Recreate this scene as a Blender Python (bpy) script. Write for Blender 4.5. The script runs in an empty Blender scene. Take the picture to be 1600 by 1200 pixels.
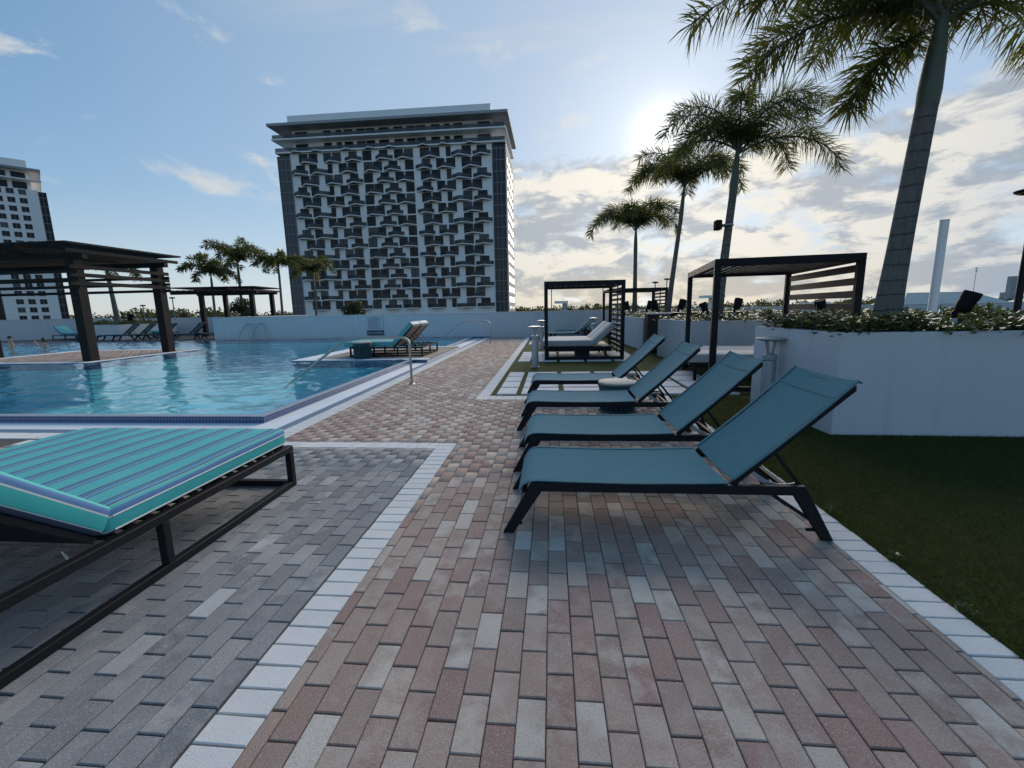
import bpy, bmesh, math, random
import numpy as np
from mathutils import Vector, Matrix
random.seed(7); rng = np.random.default_rng(7)
sc = bpy.context.scene
COL = sc.collection
R = math.radians

# ------------------------------------------------------------------ camera
cam_d = bpy.data.cameras.new('camera'); cam = bpy.data.objects.new('camera', cam_d); COL.objects.link(cam)
CAM = Vector((1.2762, -1.2264, 1.4914))
FPX, YAW, PITCH, ROLL = 687.88, -0.0914, 0.1707, 0.0205
_f = Vector((math.sin(YAW)*math.cos(PITCH), math.cos(YAW)*math.cos(PITCH), -math.sin(PITCH)))
_r = Vector((math.cos(YAW), -math.sin(YAW), 0)); _d = _f.cross(_r)
_r2 = _r*math.cos(ROLL) + _d*math.sin(ROLL); _d2 = -_r*math.sin(ROLL) + _d*math.cos(ROLL)
_u = -_d2
cam.matrix_world = Matrix(((_r2.x, _u.x, -_f.x, CAM.x), (_r2.y, _u.y, -_f.y, CAM.y), (_r2.z, _u.z, -_f.z, CAM.z), (0, 0, 0, 1)))
cam_d.sensor_width = 36; cam_d.lens = FPX/1600*36; cam_d.clip_start = 0.05; cam_d.clip_end = 6000
sc.camera = cam

# ------------------------------------------------------------------ sky, sun, exposure
SUN_AZ, SUN_EL = 13.0, 18.4            # degrees right of +Y, above the horizon
SUNV = Vector((math.sin(R(SUN_AZ))*math.cos(R(SUN_EL)), math.cos(R(SUN_AZ))*math.cos(R(SUN_EL)), math.sin(R(SUN_EL))))
world = bpy.data.worlds.new('World'); sc.world = world; world.use_nodes = True
PUFF = (2.071, 5.060, 0.908)
def build_world():
    nt = world.node_tree; nt.nodes.clear(); N = nt.nodes.new; L = nt.links.new
    out = N('ShaderNodeOutputWorld'); bg = N('ShaderNodeBackground'); bg.inputs['Strength'].default_value = 0.10
    L(bg.outputs[0], out.inputs[0])
    sky = N('ShaderNodeTexSky'); sky.sky_type = 'NISHITA'; sky.sun_disc = False
    sky.sun_elevation = R(SUN_EL); sky.sun_rotation = R(SUN_AZ)
    sky.altitude = 20; sky.air_density = 1.0; sky.dust_density = 0.25; sky.ozone_density = 1.8
    tc = N('ShaderNodeTexCoord'); D = tc.outputs['Generated']
    def math_(op, a, b=None, c=None, clamp=False):
        m = N('ShaderNodeMath'); m.operation = op; m.use_clamp = clamp
        for i, v in enumerate((a, b, c)):
            if v is None: continue
            if isinstance(v, (int, float)): m.inputs[i].default_value = v
            else: L(v, m.inputs[i])
        return m.outputs[0]
    def vmath(op, a, b=None):
        m = N('ShaderNodeVectorMath'); m.operation = op
        for i, v in enumerate((a, b)):
            if v is None: continue
            if isinstance(v, (tuple, list, Vector)): m.inputs[i].default_value = v
            else: L(v, m.inputs[i])
        return m
    def mapr(v, a, b, c=0, d=1, smooth=True):
        m = N('ShaderNodeMapRange'); m.interpolation_type = 'SMOOTHSTEP' if smooth else 'LINEAR'
        L(v, m.inputs[0]); m.inputs[1].default_value = a; m.inputs[2].default_value = b; m.inputs[3].default_value = c; m.inputs[4].default_value = d
        return m.outputs[0]
    def mix(f, a, b):
        m = N('ShaderNodeMix'); m.data_type = 'RGBA'
        if isinstance(f, float): m.inputs[0].default_value = f
        else: L(f, m.inputs[0])
        for i, v in ((6, a), (7, b)):
            if isinstance(v, tuple): m.inputs[i].default_value = (*v, 1)
            else: L(v, m.inputs[i])
        return m.outputs[2]
    sep = N('ShaderNodeSeparateXYZ'); L(D, sep.inputs[0]); X, Y, Z = sep.outputs
    Zc = math_('MAXIMUM', Z, 0.0)
    den = math_('ADD', Zc, 0.24)
    comb = N('ShaderNodeCombineXYZ'); L(math_('DIVIDE', X, den), comb.inputs[0]); L(math_('DIVIDE', Y, den), comb.inputs[1])
    P = comb.outputs[0]
    dot = vmath('DOT_PRODUCT', D, tuple(SUNV)).outputs['Value']
    def noise(vec, scale, detail, rough, dist=0.0, off=(0, 0, 0), sc3=(1, 1, 1)):
        mp = N('ShaderNodeMapping'); L(vec, mp.inputs[0]); mp.inputs['Location'].default_value = off; mp.inputs['Scale'].default_value = sc3
        n = N('ShaderNodeTexNoise'); L(mp.outputs[0], n.inputs['Vector']); n.inputs['Scale'].default_value = scale
        n.inputs['Detail'].default_value = detail; n.inputs['Roughness'].default_value = rough; n.inputs['Distortion'].default_value = dist
        return n.outputs[0]
    # low cloud bank: thick towards the west (the sun's side), thinning with height
    big = noise(D, 3.2, 3, 0.5, 0.2, (3.1, 1.7, 0), (1, 1, 2.2))
    det = noise(D, 7.5, 10, 0.62, 0.25, (7.3, 2.2, 0), (1, 1, 2.3))
    sunflat = vmath('DOT_PRODUCT', D, (math.sin(R(32)), math.cos(R(32)), 0)).outputs['Value']
    west = mapr(sunflat, 0.42, 0.80)
    low = mapr(Z, 0.40, 0.25)
    cover = math_('MULTIPLY', west, low)
    dens = math_('ADD', math_('MULTIPLY', det, 0.75), math_('MULTIPLY', big, 0.35))
    thr = math_('SUBTRACT', 0.86, math_('MULTIPLY', cover, 0.44))
    mask = math_('SMOOTH_MIN', math_('MULTIPLY', math_('SUBTRACT', dens, thr), 10.0), 1.0, 0.25, clamp=True)
    puff = noise(D, 5.0, 9, 0.60, 0.3, PUFF, (1, 1, 2.4))
    pm = math_('MULTIPLY', mapr(puff, 0.575, 0.72), math_('MULTIPLY', mapr(Z, 0.08, 0.16), mapr(Z, 0.62, 0.40)))
    # cloud shading: lit rims against grey-blue bodies
    body = noise(D, 8.5, 8, 0.6, 0.3, (1.2, 9.4, 0), (1, 1, 2.6))
    shade = mapr(body, 0.42, 0.55)
    nearsun = mapr(dot, 0.80, 1.0)
    dark = mix(nearsun, (3.6, 4.3, 5.2), (4.5, 4.9, 5.4))
    lit = mix(nearsun, (6.4, 6.6, 6.8), (9.0, 8.6, 7.7))
    ccol = mix(shade, dark, lit)
    warm = mapr(Z, 0.12, 0.015)
    ccol = mix(math_('MULTIPLY', warm, math_('MULTIPLY', nearsun, 0.45)), ccol, (8.2, 6.6, 4.0))
    # thin high cirrus
    cir = noise(P, 1.3, 8, 0.6, 1.2, (4.0, 0.3, 2.0), (0.55, 1.6, 1))
    cmask = math_('MULTIPLY', mapr(cir, 0.56, 0.84), mapr(Z, 0.05, 0.2))
    cmask = math_('MULTIPLY', cmask, math_('ADD', math_('MULTIPLY', mapr(sunflat, 0.2, 0.85), 0.55), 0.30))
    # the sun's veil: light scattered in thin cloud round the sun
    glow = math_('ADD', math_('MULTIPLY', math_('POWER', math_('MAXIMUM', dot, 0.0), 900), 4), math_('MULTIPLY', math_('POWER', math_('MAXIMUM', dot, 0.0), 60), 1.0))
    glow = math_('ADD', glow, math_('MULTIPLY', math_('POWER', math_('MAXIMUM', dot, 0.0), 8), 0.25))
    skyg = N('ShaderNodeHueSaturation'); L(mapr(Z, 0.0, 0.22, 0.66, 1.30), skyg.inputs['Saturation']); skyg.inputs['Value'].default_value = 1.0; L(sky.outputs[0], skyg.inputs['Color'])
    gm = N('ShaderNodeGamma'); gm.inputs['Gamma'].default_value = 0.55; L(skyg.outputs[0], gm.inputs['Color'])
    gs = vmath('SCALE', gm.outputs[0]); gs.inputs['Scale'].default_value = 2.3
    gt = vmath('MULTIPLY', gs.outputs[0], (0.96, 1.06, 1.20))
    base = mix(cmask, gt.outputs[0], (6.0, 6.2, 6.4))
    gcol = vmath('SCALE', (1.0, 0.94, 0.84)); L(glow, gcol.inputs['Scale'])
    veil = math_('MULTIPLY', mapr(dot, 0.35, 1.0), 0.5)
    base = mix(veil, base, (5.1, 6.2, 7.4))
    base = mix(math_('MULTIPLY', pm, 0.8), base, (6.9, 7.0, 7.0))
    add = vmath('ADD', base, gcol.outputs[0])
    fin = mix(mask, add.outputs[0], ccol)
    g2 = vmath('SCALE', gcol.outputs[0]); g2.inputs['Scale'].default_value = 0.9
    fin2 = vmath('ADD', fin, g2.outputs[0])
    L(fin2.outputs[0], bg.inputs[0])
build_world()
sun_d = bpy.data.lights.new('sun', 'SUN'); sun = bpy.data.objects.new('sun', sun_d); COL.objects.link(sun)
sun_d.energy = 4.6; sun_d.angle = R(50); sun_d.color = (1.0, 0.90, 0.79)
sun.rotation_euler = (-SUNV).to_track_quat('-Z', 'Y').to_euler()
sc.view_settings.view_transform = 'Standard'; sc.view_settings.look = 'None'
sc.view_settings.exposure = 0.0; sc.view_settings.gamma = 1.0
sc.cycles.max_bounces = 8; sc.cycles.transparent_max_bounces = 16; sc.cycles.caustics_reflective = False; sc.cycles.caustics_refractive = False
sc.cycles.use_denoising = True

# ------------------------------------------------------------------ materials
MAT = {}
class NT:
    def __init__(s, name):
        s.m = bpy.data.materials.new(name); s.m.use_nodes = True; s.t = s.m.node_tree
        s.b = s.t.nodes['Principled BSDF']; s.o = s.t.nodes['Material Output']
    def n(s, typ, **kw):
        x = s.t.nodes.new('ShaderNode'+typ)
        for k, v in kw.items(): setattr(x, k, v)
        return x
    def l(s, a, b): s.t.links.new(a, b)
    def noise(s, scale, detail=4, rough=0.5, vec=None, dist=0):
        x = s.n('TexNoise'); x.inputs['Scale'].default_value = scale; x.inputs['Detail'].default_value = detail
        x.inputs['Roughness'].default_value = rough; x.inputs['Distortion'].default_value = dist
        s.l(vec if vec else s.pos(), x.inputs['Vector']); return x.outputs[0]
    def pos(s):
        if not hasattr(s, '_g'): s._g = s.n('NewGeometry')
        return s._g.outputs['Position']
    def obj(s):
        if not hasattr(s, '_tc'): s._tc = s.n('TexCoord')
        return s._tc.outputs['Object']
    def ramp(s, v, stops, interp='LINEAR'):
        r = s.n('ValToRGB'); e = r.color_ramp; e.interpolation = interp
        while len(e.elements) < len(stops): e.elements.new(0.5)
        for el, (p, c) in zip(e.elements, stops): el.position = p; el.color = (*c, 1) if len(c) == 3 else c
        s.l(v, r.inputs[0]); return r.outputs[0]
    def mix(s, f, a, b, mode='MIX'):
        m = s.n('Mix', data_type='RGBA', blend_type=mode)
        for i, v in ((0, f), (6, a), (7, b)):
            if isinstance(v, (int, float)): m.inputs[i].default_value = v
            elif isinstance(v, tuple): m.inputs[i].default_value = (*v, 1)
            else: s.l(v, m.inputs[i])
        return m.outputs[2]
    def math(s, op, a, b=0.0, clamp=False):
        m = s.n('Math', operation=op, use_clamp=clamp)
        for i, v in ((0, a), (1, b)):
            if isinstance(v, (int, float)): m.inputs[i].default_value = v
            else: s.l(v, m.inputs[i])
        return m.outputs[0]
    def bump(s, h, strength=0.3, dist=0.01):
        b = s.n('Bump'); b.inputs['Strength'].default_value = strength; b.inputs['Distance'].default_value = dist
        s.l(h, b.inputs['Height']); s.l(b.outputs[0], s.b.inputs['Normal'])
    def col(s, c):
        if isinstance(c, tuple): s.b.inputs['Base Color'].default_value = (*c, 1)
        else: s.l(c, s.b.inputs['Base Color'])
    def set(s, rough=None, metal=None, spec=None):
        if rough is not None: s.b.inputs['Roughness'].default_value = rough
        if metal is not None: s.b.inputs['Metallic'].default_value = metal
        if spec is not None: s.b.inputs['Specular IOR Level'].default_value = spec
        return s
def simple(name, c, rough=0.6, metal=0.0, var=0.12, scale=3.0, fine=0.0, finescale=200, spec=0.5, bump=0.0):
    t = NT(name); n = t.noise(scale, 5, 0.6)
    k = tuple(min(1, v*(1+var)) for v in c); d = tuple(v*(1-var) for v in c)
    cc = t.mix(n, d, k)
    if fine: cc = t.mix(t.math('MULTIPLY', t.noise(finescale, 2, 0.5), fine), cc, tuple(v*0.4 for v in c))
    t.col(cc); t.set(rough, metal, spec)
    if bump: t.bump(t.noise(finescale, 3, 0.6), bump, 0.004)
    MAT[name] = t.m; return t.m

def brick_mat(name, stops, island, speck=(0.5, 0.48, 0.45), dirt=(0.06, 0.055, 0.05)):
    t = NT(name)
    if island: r = t.n('NewGeometry').outputs['Random Per Island']
    else: r = t.n('ObjectInfo').outputs['Random']
    base = t.ramp(r, stops)
    wn = t.n('TexWhiteNoise', noise_dimensions='1D'); t.l(r, wn.inputs['W'])
    off = t.n('VectorMath', operation='ADD'); t.l(t.pos(), off.inputs[0]); t.l(wn.outputs['Color'], off.inputs[1])
    big = t.noise(7, 3, 0.6, off.outputs[0])
    w2 = t.n('TexWhiteNoise', noise_dimensions='1D'); t.l(t.math('ADD', r, 3.7), w2.inputs['W'])
    alt = t.ramp(w2.outputs['Value'], stops)
    c = t.mix(t.ramp(big, [(0.42, (0, 0, 0)), (0.62, (0.75, 0.75, 0.75))]), base, alt)
    fine = t.noise(170, 4, 0.75)
    c = t.mix(t.ramp(fine, [(0.36, (0.7, 0.7, 0.7)), (0.52, (0, 0, 0))]), c, t.mix(0.55, c, dirt))
    vo = t.noise(210, 2, 0.6, off.outputs[0])
    c = t.mix(t.ramp(vo, [(0.58, (0, 0, 0)), (0.68, (0.85, 0.85, 0.85))]), c, speck)
    st = t.noise(1.3, 5, 0.65)
    c = t.mix(t.ramp(st, [(0.45, (0, 0, 0)), (0.75, (0.35, 0.35, 0.35))]), c, t.mix(0.6, c, dirt))
    du = t.noise(2.6, 8, 0.72, None, 0.8)
    c = t.mix(t.ramp(du, [(0.54, (0, 0, 0)), (0.72, (0.34, 0.34, 0.34))]), c, speck)
    t.col(c); t.set(0.88, 0, 0.18)
    t.bump(t.noise(200, 4, 0.7), 0.55, 0.005)
    MAT[name] = t.m
RED = [(0.0, (0.330, 0.205, 0.175)), (0.18, (0.40, 0.268, 0.225)), (0.36, (0.345, 0.252, 0.210)), (0.54, (0.43, 0.318, 0.265)), (0.70, (0.475, 0.370, 0.310)), (0.82, (0.55, 0.445, 0.375)), (0.90, (0.60, 0.51, 0.435)), (0.95, (0.62, 0.545, 0.475)), (1.0, (0.64, 0.575, 0.51))]
GREY = [(0.0, (0.185, 0.193, 0.204)), (0.35, (0.244, 0.249, 0.258)), (0.65, (0.302, 0.305, 0.310)), (0.85, (0.366, 0.358, 0.355)), (0.95, (0.424, 0.419, 0.413)), (1.0, (0.594, 0.594, 0.594))]
WHITE = [(0.0, (0.684, 0.669, 0.645)), (0.5, (0.760, 0.736, 0.704)), (1.0, (0.760, 0.736, 0.704))]
BEIGE = [(0.0, (0.30, 0.25, 0.20)), (0.5, (0.36, 0.31, 0.26)), (1.0, (0.44, 0.40, 0.35))]
for nm, st in (('red', RED), ('grey', GREY), ('white', WHITE), ('beige', BEIGE)):
    sp, di = ((0.82, 0.82, 0.82), (0.38, 0.38, 0.38)) if nm == 'white' else ((0.56, 0.52, 0.475), (0.075, 0.064, 0.056))
    brick_mat('brick_'+nm, st, False, sp, di); brick_mat('bricks_'+nm, st, True, sp, di)
simple('joint', (0.095, 0.088, 0.080), 0.95, fine=0.6, var=0.4, scale=5)
simple('frame', (0.013, 0.014, 0.017), 0.58, var=0.25, scale=6, spec=0.15)
simple('frame_brown', (0.040, 0.034, 0.031), 0.55, var=0.3, scale=4)
simple('pergola_wood', (0.017, 0.0145, 0.014), 0.7, var=0.3, scale=3, spec=0.12)
simple('steel', (0.36, 0.355, 0.32), 0.36, 1.0, var=0.08)
simple('bollard_grey', (0.34, 0.36, 0.38), 0.45, 0.3, var=0.06)
simple('black_plastic', (0.008, 0.008, 0.009), 0.6, var=0.2, spec=0.15)
simple('stone_top', (0.38, 0.355, 0.325), 0.7, var=0.15, scale=8, fine=0.3)
simple('pad', (0.66, 0.66, 0.68), 0.85, var=0.14, scale=3.5, fine=0.3, bump=0.2)
simple('gutter_white', (0.74, 0.77, 0.80), 0.6, var=0.06)
simple('slate_stripe', (0.13, 0.18, 0.27), 0.5, var=0.2, scale=10)
simple('basin', (0.29, 0.68, 0.77), 0.6, var=0.08, scale=1.2)
simple('lip', (0.30, 0.35, 0.40), 0.5, var=0.12, scale=6)
simple('cushion_white', (0.58, 0.57, 0.57), 0.85, var=0.06, bump=0.15)
simple('cushion_grey', (0.34, 0.33, 0.34), 0.85, var=0.08, bump=0.15)
simple('cushion_teal', (0.10, 0.33, 0.36), 0.8, var=0.1, bump=0.15)
simple('mesh_beige', (0.20, 0.17, 0.15), 0.8, var=0.12, bump=0.2)
simple('piping', (0.62, 0.66, 0.66), 0.8)
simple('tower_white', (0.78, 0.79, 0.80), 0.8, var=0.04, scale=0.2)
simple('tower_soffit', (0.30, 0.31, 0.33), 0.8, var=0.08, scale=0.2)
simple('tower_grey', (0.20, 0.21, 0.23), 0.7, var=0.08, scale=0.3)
simple('wood_dark', (0.030, 0.020, 0.017), 0.6, var=0.4, scale=5)
simple('woven', (0.030, 0.085, 0.105), 0.7, var=0.5, scale=60)
simple('woven_dark', (0.010, 0.020, 0.024), 0.8, var=0.4, scale=50)
simple('skin', (0.42, 0.25, 0.18), 0.5, var=0.08)
simple('hair', (0.012, 0.010, 0.009), 0.5)
simple('swim', (0.05, 0.05, 0.12), 0.7)
simple('city_ground', (0.07, 0.085, 0.06), 0.95, var=0.5, scale=0.02)
simple('soil', (0.03, 0.024, 0.02), 0.95, var=0.4, scale=20)
simple('sign_white', (0.50, 0.53, 0.57), 0.5, var=0.03)
simple('sign_dark', (0.03, 0.04, 0.07), 0.5)
simple('sign_text', (0.16, 0.18, 0.22), 0.6)
simple('roof_teal', (0.30, 0.38, 0.38), 0.6, var=0.1, scale=0.3)
simple('far_grey', (0.30, 0.32, 0.35), 0.8, var=0.1, scale=0.1)
simple('lamp_glow_shade', (0.62, 0.55, 0.40), 0.4)
def mk_wall():
    t = NT('stucco_white')
    n = t.noise(0.9, 6, 0.6); c = t.mix(n, (0.52, 0.54, 0.58), (0.60, 0.61, 0.64))
    mp = t.n('Mapping'); mp.inputs['Scale'].default_value = (5, 5, 0.35); t.l(t.pos(), mp.inputs[0])
    st = t.noise(1.5, 5, 0.65, mp.outputs[0])
    c = t.mix(t.ramp(st, [(0.52, (0, 0, 0)), (0.80, (0.42, 0.42, 0.42))]), c, (0.40, 0.40, 0.40))
    t.col(c); t.set(0.85); t.bump(t.math('ADD', t.noise(90, 4, 0.6), t.math('MULTIPLY', t.noise(7, 4, 0.6), 1.5)), 0.22, 0.008); MAT['stucco_white'] = t.m
mk_wall()
def mk_sling():
    t = NT('sling_teal')
    n = t.noise(2.2, 5, 0.6, t.obj()); f = t.noise(30, 3, 0.6, t.obj())
    c = t.mix(n, (0.020, 0.115, 0.165), (0.030, 0.150, 0.198)); c = t.mix(t.math('MULTIPLY', f, 0.25), c, (0.07, 0.18, 0.22))
    st = t.noise(9, 6, 0.75, t.obj(), 1.5); c = t.mix(t.ramp(st, [(0.60, (0, 0, 0)), (0.78, (0.38, 0.38, 0.38))]), c, (0.16, 0.25, 0.28))
    t.col(c); t.b.inputs['Sheen Weight'].default_value = 0.22; t.b.inputs['Sheen Roughness'].default_value = 0.45; t.b.inputs['Sheen Tint'].default_value = (0.62, 0.82, 0.95, 1); t.set(0.85, 0, 0.05)
    w1 = t.n('TexWave', wave_type='BANDS', bands_direction='X'); w2 = t.n('TexWave', wave_type='BANDS', bands_direction='Y')
    for w in (w1, w2): w.inputs['Scale'].default_value = 160; t.l(t.obj(), w.inputs['Vector'])
    t.bump(t.math('ADD', t.math('MULTIPLY', t.math('ADD', w1.outputs['Fac'], w2.outputs['Fac']), 0.12), t.math('MULTIPLY', t.noise(5, 3, 0.55, t.obj(), 0.5), 2.2)), 0.35, 0.010); MAT['sling_teal'] = t.m
mk_sling(); simple('sling_hem', (0.030, 0.125, 0.165), 0.8, var=0.2, scale=9, spec=0.1)
def mk_stripe(name, axis, period=0.205):
    t = NT(name); s = t.n('SeparateXYZ'); t.l(t.obj(), s.inputs[0])
    v = t.math('FRACT', t.math('MULTIPLY', t.math('ADD', s.outputs[axis], 10.0), 1/period))
    T, B, N_, W, S = (0.095, 0.47, 0.47), (0.12, 0.24, 0.44), (0.020, 0.028, 0.05), (0.50, 0.55, 0.50), (0.15, 0.42, 0.50)
    c = t.ramp(v, [(0.0, T), (0.40, T), (0.401, W), (0.415, W), (0.416, N_), (0.47, N_), (0.471, B), (0.60, B), (0.601, N_), (0.625, N_), (0.626, S), (0.72, S), (0.721, B), (0.80, B), (0.801, N_), (0.83, N_), (0.831, W), (0.845, W), (0.846, T)], 'CONSTANT')
    c = t.mix(t.math('MULTIPLY', t.noise(4, 4, 0.6), 0.25), c, tuple(x*0.5 for x in T))
    t.col(c); t.set(0.85, 0, 0.3); t.bump(t.math('ADD', t.noise(5, 2, 0.5), t.math('MULTIPLY', t.noise(300, 2, 0.5), 0.15)), 0.35, 0.012); MAT[name] = t.m
mk_stripe('stripe_x', 0); mk_stripe('stripe_y', 1)
def mk_side():
    t = NT('cushion_side'); s = t.n('SeparateXYZ'); t.l(t.obj(), s.inputs[0])
    c = t.ramp(t.math('MULTIPLY', s.outputs[2], 1/0.15), [(0.0, (0.05, 0.075, 0.13)), (0.14, (0.05, 0.075, 0.13)), (0.141, (0.55, 0.6, 0.6)), (0.165, (0.55, 0.6, 0.6)), (0.17, (0.05, 0.40, 0.41)), (0.62, (0.05, 0.40, 0.41)), (0.63, (0.55, 0.6, 0.58)), (0.67, (0.55, 0.6, 0.58)), (0.68, (0.10, 0.21, 0.42))], 'CONSTANT')
    t.col(c); t.set(0.85, 0, 0.3); t.bump(t.noise(6, 3, 0.5), 0.3, 0.01); MAT['cushion_side'] = t.m
mk_side()
def mk_tile():
    t = NT('mosaic_blue'); b = t.n('TexBrick'); b.offset = 0.0; b.squash = 1.0
    mp = t.n('Mapping'); t.l(t.pos(), mp.inputs[0])
    s = t.n('SeparateXYZ'); t.l(t.pos(), s.inputs[0]); cb = t.n('CombineXYZ'); t.l(t.math('ADD', s.outputs[0], s.outputs[1]), cb.inputs[0]); t.l(t.math('ADD', s.outputs[2], 0.002), cb.inputs[1])
    t.l(cb.outputs[0], b.inputs['Vector']); b.inputs['Scale'].default_value = 1.0
    b.inputs['Brick Width'].default_value = 0.05; b.inputs['Row Height'].default_value = 0.036; b.inputs['Mortar Size'].default_value = 0.0035
    b.inputs['Color1'].default_value = (0.012, 0.028, 0.12, 1); b.inputs['Color2'].default_value = (0.022, 0.055, 0.20, 1); b.inputs['Mortar'].default_value = (0.18, 0.23, 0.32, 1)
    t.l(b.outputs[0], t.b.inputs['Base Color']); t.set(0.18, 0, 0.6); MAT['mosaic_blue'] = t.m
mk_tile()
def mk_water():
    t = NT('water'); t.t.nodes.remove(t.b)
    g = t.n('BsdfGlossy'); g.inputs['Roughness'].default_value = 0.03; g.inputs['Color'].default_value = (1, 1, 1, 1)
    tr = t.n('BsdfTransparent'); tr.inputs['Color'].default_value = (0.76, 0.97, 0.98, 1)
    mp = t.n('Mapping'); mp.inputs['Scale'].default_value = (1.0, 1.35, 1); mp.inputs['Rotation'].default_value = (0, 0, 0.3); t.l(t.pos(), mp.inputs[0])
    a = t.noise(6.0, 2, 0.5, mp.outputs[0], 0.6); b = t.noise(14.0, 3, 0.55, mp.outputs[0], 0.8)
    h = t.math('ADD', t.math('MULTIPLY', a, 1.0), t.math('MULTIPLY', b, 0.42))
    bp = t.n('Bump'); bp.inputs['Strength'].default_value = 1.0; bp.inputs['Distance'].default_value = 0.006; t.l(h, bp.inputs['Height'])
    t.l(bp.outputs[0], g.inputs['Normal'])
    dp = t.n('VectorMath', operation='DOT_PRODUCT'); t.l(bp.outputs[0], dp.inputs[0]); t.l(t._g.outputs['Incoming'], dp.inputs[1])
    fz = t.math('ADD', t.math('MULTIPLY', t.math('POWER', t.math('SUBTRACT', 1.0, t.math('ABSOLUTE', dp.outputs['Value']), True), 5.0), 0.97), 0.025, True)
    m = t.n('MixShader'); t.l(fz, m.inputs[0]); t.l(tr.outputs[0], m.inputs[1]); t.l(g.outputs[0], m.inputs[2]); t.l(m.outputs[0], t.o.inputs[0]); MAT['water'] = t.m
mk_water()
def mk_leaf(name, c1, c2, trans=0.35, rough=0.45):
    t = NT(name); r = t.n('NewGeometry').outputs['Random Per Island']
    c = t.mix(r, c1, c2); t.col(c); t.set(rough, 0, 0.4)
    tl = t.n('BsdfTranslucent'); t.l(t.mix(0.55, c, (0.26, 0.26, 0.03)), tl.inputs['Color'])
    m = t.n('MixShader'); m.inputs[0].default_value = trans; t.l(t.b.outputs[0], m.inputs[1]); t.l(tl.outputs[0], m.inputs[2]); t.l(m.outputs[0], t.o.inputs[0]); MAT[name] = t.m
mk_leaf('frond_leaf', (0.024, 0.040, 0.012), (0.062, 0.078, 0.022), 0.42)
mk_leaf('cover_leaf', (0.025, 0.050, 0.018), (0.085, 0.12, 0.045), 0.2, 0.35)
mk_leaf('wood_leaf', (0.020, 0.035, 0.016), (0.045, 0.065, 0.028), 0.15, 0.7)
mk_leaf('turf_blade', (0.011, 0.026, 0.003), (0.032, 0.058, 0.008), 0.2, 0.6)
def mk_turf():
    t = NT('turf'); c = t.mix(t.noise(60, 4, 0.7), (0.018, 0.028, 0.004), (0.075, 0.098, 0.016)); c = t.mix(t.math('MULTIPLY', t.noise(1.1, 4, 0.6), 0.5), c, (0.085, 0.095, 0.020))
    t.col(c); t.set(0.95, 0, 0.2); t.bump(t.noise(240, 3, 0.7), 0.9, 0.02); MAT['turf'] = t.m
mk_turf()
def mk_trunk():
    t = NT('palm_trunk'); s = t.n('SeparateXYZ'); t.l(t.obj(), s.inputs[0])
    z = t.math('ADD', s.outputs[2], t.math('MULTIPLY', t.noise(3, 2, 0.5, t.obj()), 0.10))
    v = t.math('FRACT', t.math('MULTIPLY', z, 5.5))
    ring = t.ramp(v, [(0.0, (1, 1, 1)), (0.10, (0, 0, 0)), (0.9, (0, 0, 0)), (1.0, (1, 1, 1))])
    c = t.mix(t.noise(10, 5, 0.7, t.obj()), (0.095, 0.088, 0.082), (0.19, 0.18, 0.17)); c = t.mix(t.math('MULTIPLY', ring, 0.65), c, (0.045, 0.042, 0.04))
    mp = t.n('Mapping'); mp.inputs['Scale'].default_value = (30, 30, 2.5); t.l(t.obj(), mp.inputs[0])
    c = t.mix(t.ramp(t.noise(1.0, 4, 0.6, mp.outputs[0]), [(0.5, (0, 0, 0)), (0.7, (0.5, 0.5, 0.5))]), c, (0.06, 0.055, 0.05))
    t.col(c); t.set(0.9, 0, 0.2); t.bump(t.math('SUBTRACT', t.noise(25, 4, 0.6, t.obj()), ring), 0.5, 0.02); MAT['palm_trunk'] = t.m
mk_trunk(); simple('crownshaft', (0.080, 0.092, 0.062), 0.55, var=0.25, scale=4)
def mk_glass():
    t = NT('window_glass'); n = t.noise(0.35, 2, 0.5)
    r_ = t.n('ObjectInfo').outputs['Random']; t.col(t.mix(t.ramp(r_, [(0.0, (0, 0, 0)), (0.72, (0.05, 0.05, 0.05)), (0.80, (0.5, 0.5, 0.5)), (1.0, (0.95, 0.95, 0.95))]), t.mix(n, (0.008, 0.010, 0.013), (0.035, 0.04, 0.046)), (0.10, 0.105, 0.115))); t.set(0.12, 0, 0.14); MAT['window_glass'] = t.m
    t = NT('rail_glass'); t.col((0.035, 0.04, 0.048)); t.set(0.3)
    tr = t.n('BsdfTransparent'); m = t.n('MixShader'); m.inputs[0].default_value = 0.72; t.l(tr.outputs[0], m.inputs[1]); t.l(t.b.outputs[0], m.inputs[2]); t.l(m.outputs[0], t.o.inputs[0]); MAT['rail_glass'] = t.m
mk_glass()

# ------------------------------------------------------------------ mesh helpers
def raw_obj(name, mesh, mat=None, parent=None):
    o = bpy.data.objects.new(name, mesh); COL.objects.link(o)
    if mat is not None and not len(mesh.materials):
        for m in (mat if isinstance(mat, (list, tuple)) else [mat]): mesh.materials.append(MAT[m])
    if parent is not None: o.parent = parent
    return o
def tag(o, label=None, cat=None, group=None, kind=None):
    if label: o['label'] = label
    if cat: o['category'] = cat
    if group: o['group'] = group
    if kind: o['kind'] = kind
    return o
def empty(name, loc=(0, 0, 0), rz=0, label=None, cat=None, group=None):
    o = bpy.data.objects.new(name, None); COL.objects.link(o); o.location = loc; o.rotation_euler = (0, 0, rz); o.empty_display_size = 0.1
    return tag(o, label, cat, group)
def copy_tree(o, parent=None):
    c = o.copy(); COL.objects.link(c); c.parent = parent
    for ch in list(o.children): copy_tree(ch, c)
    return c
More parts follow.
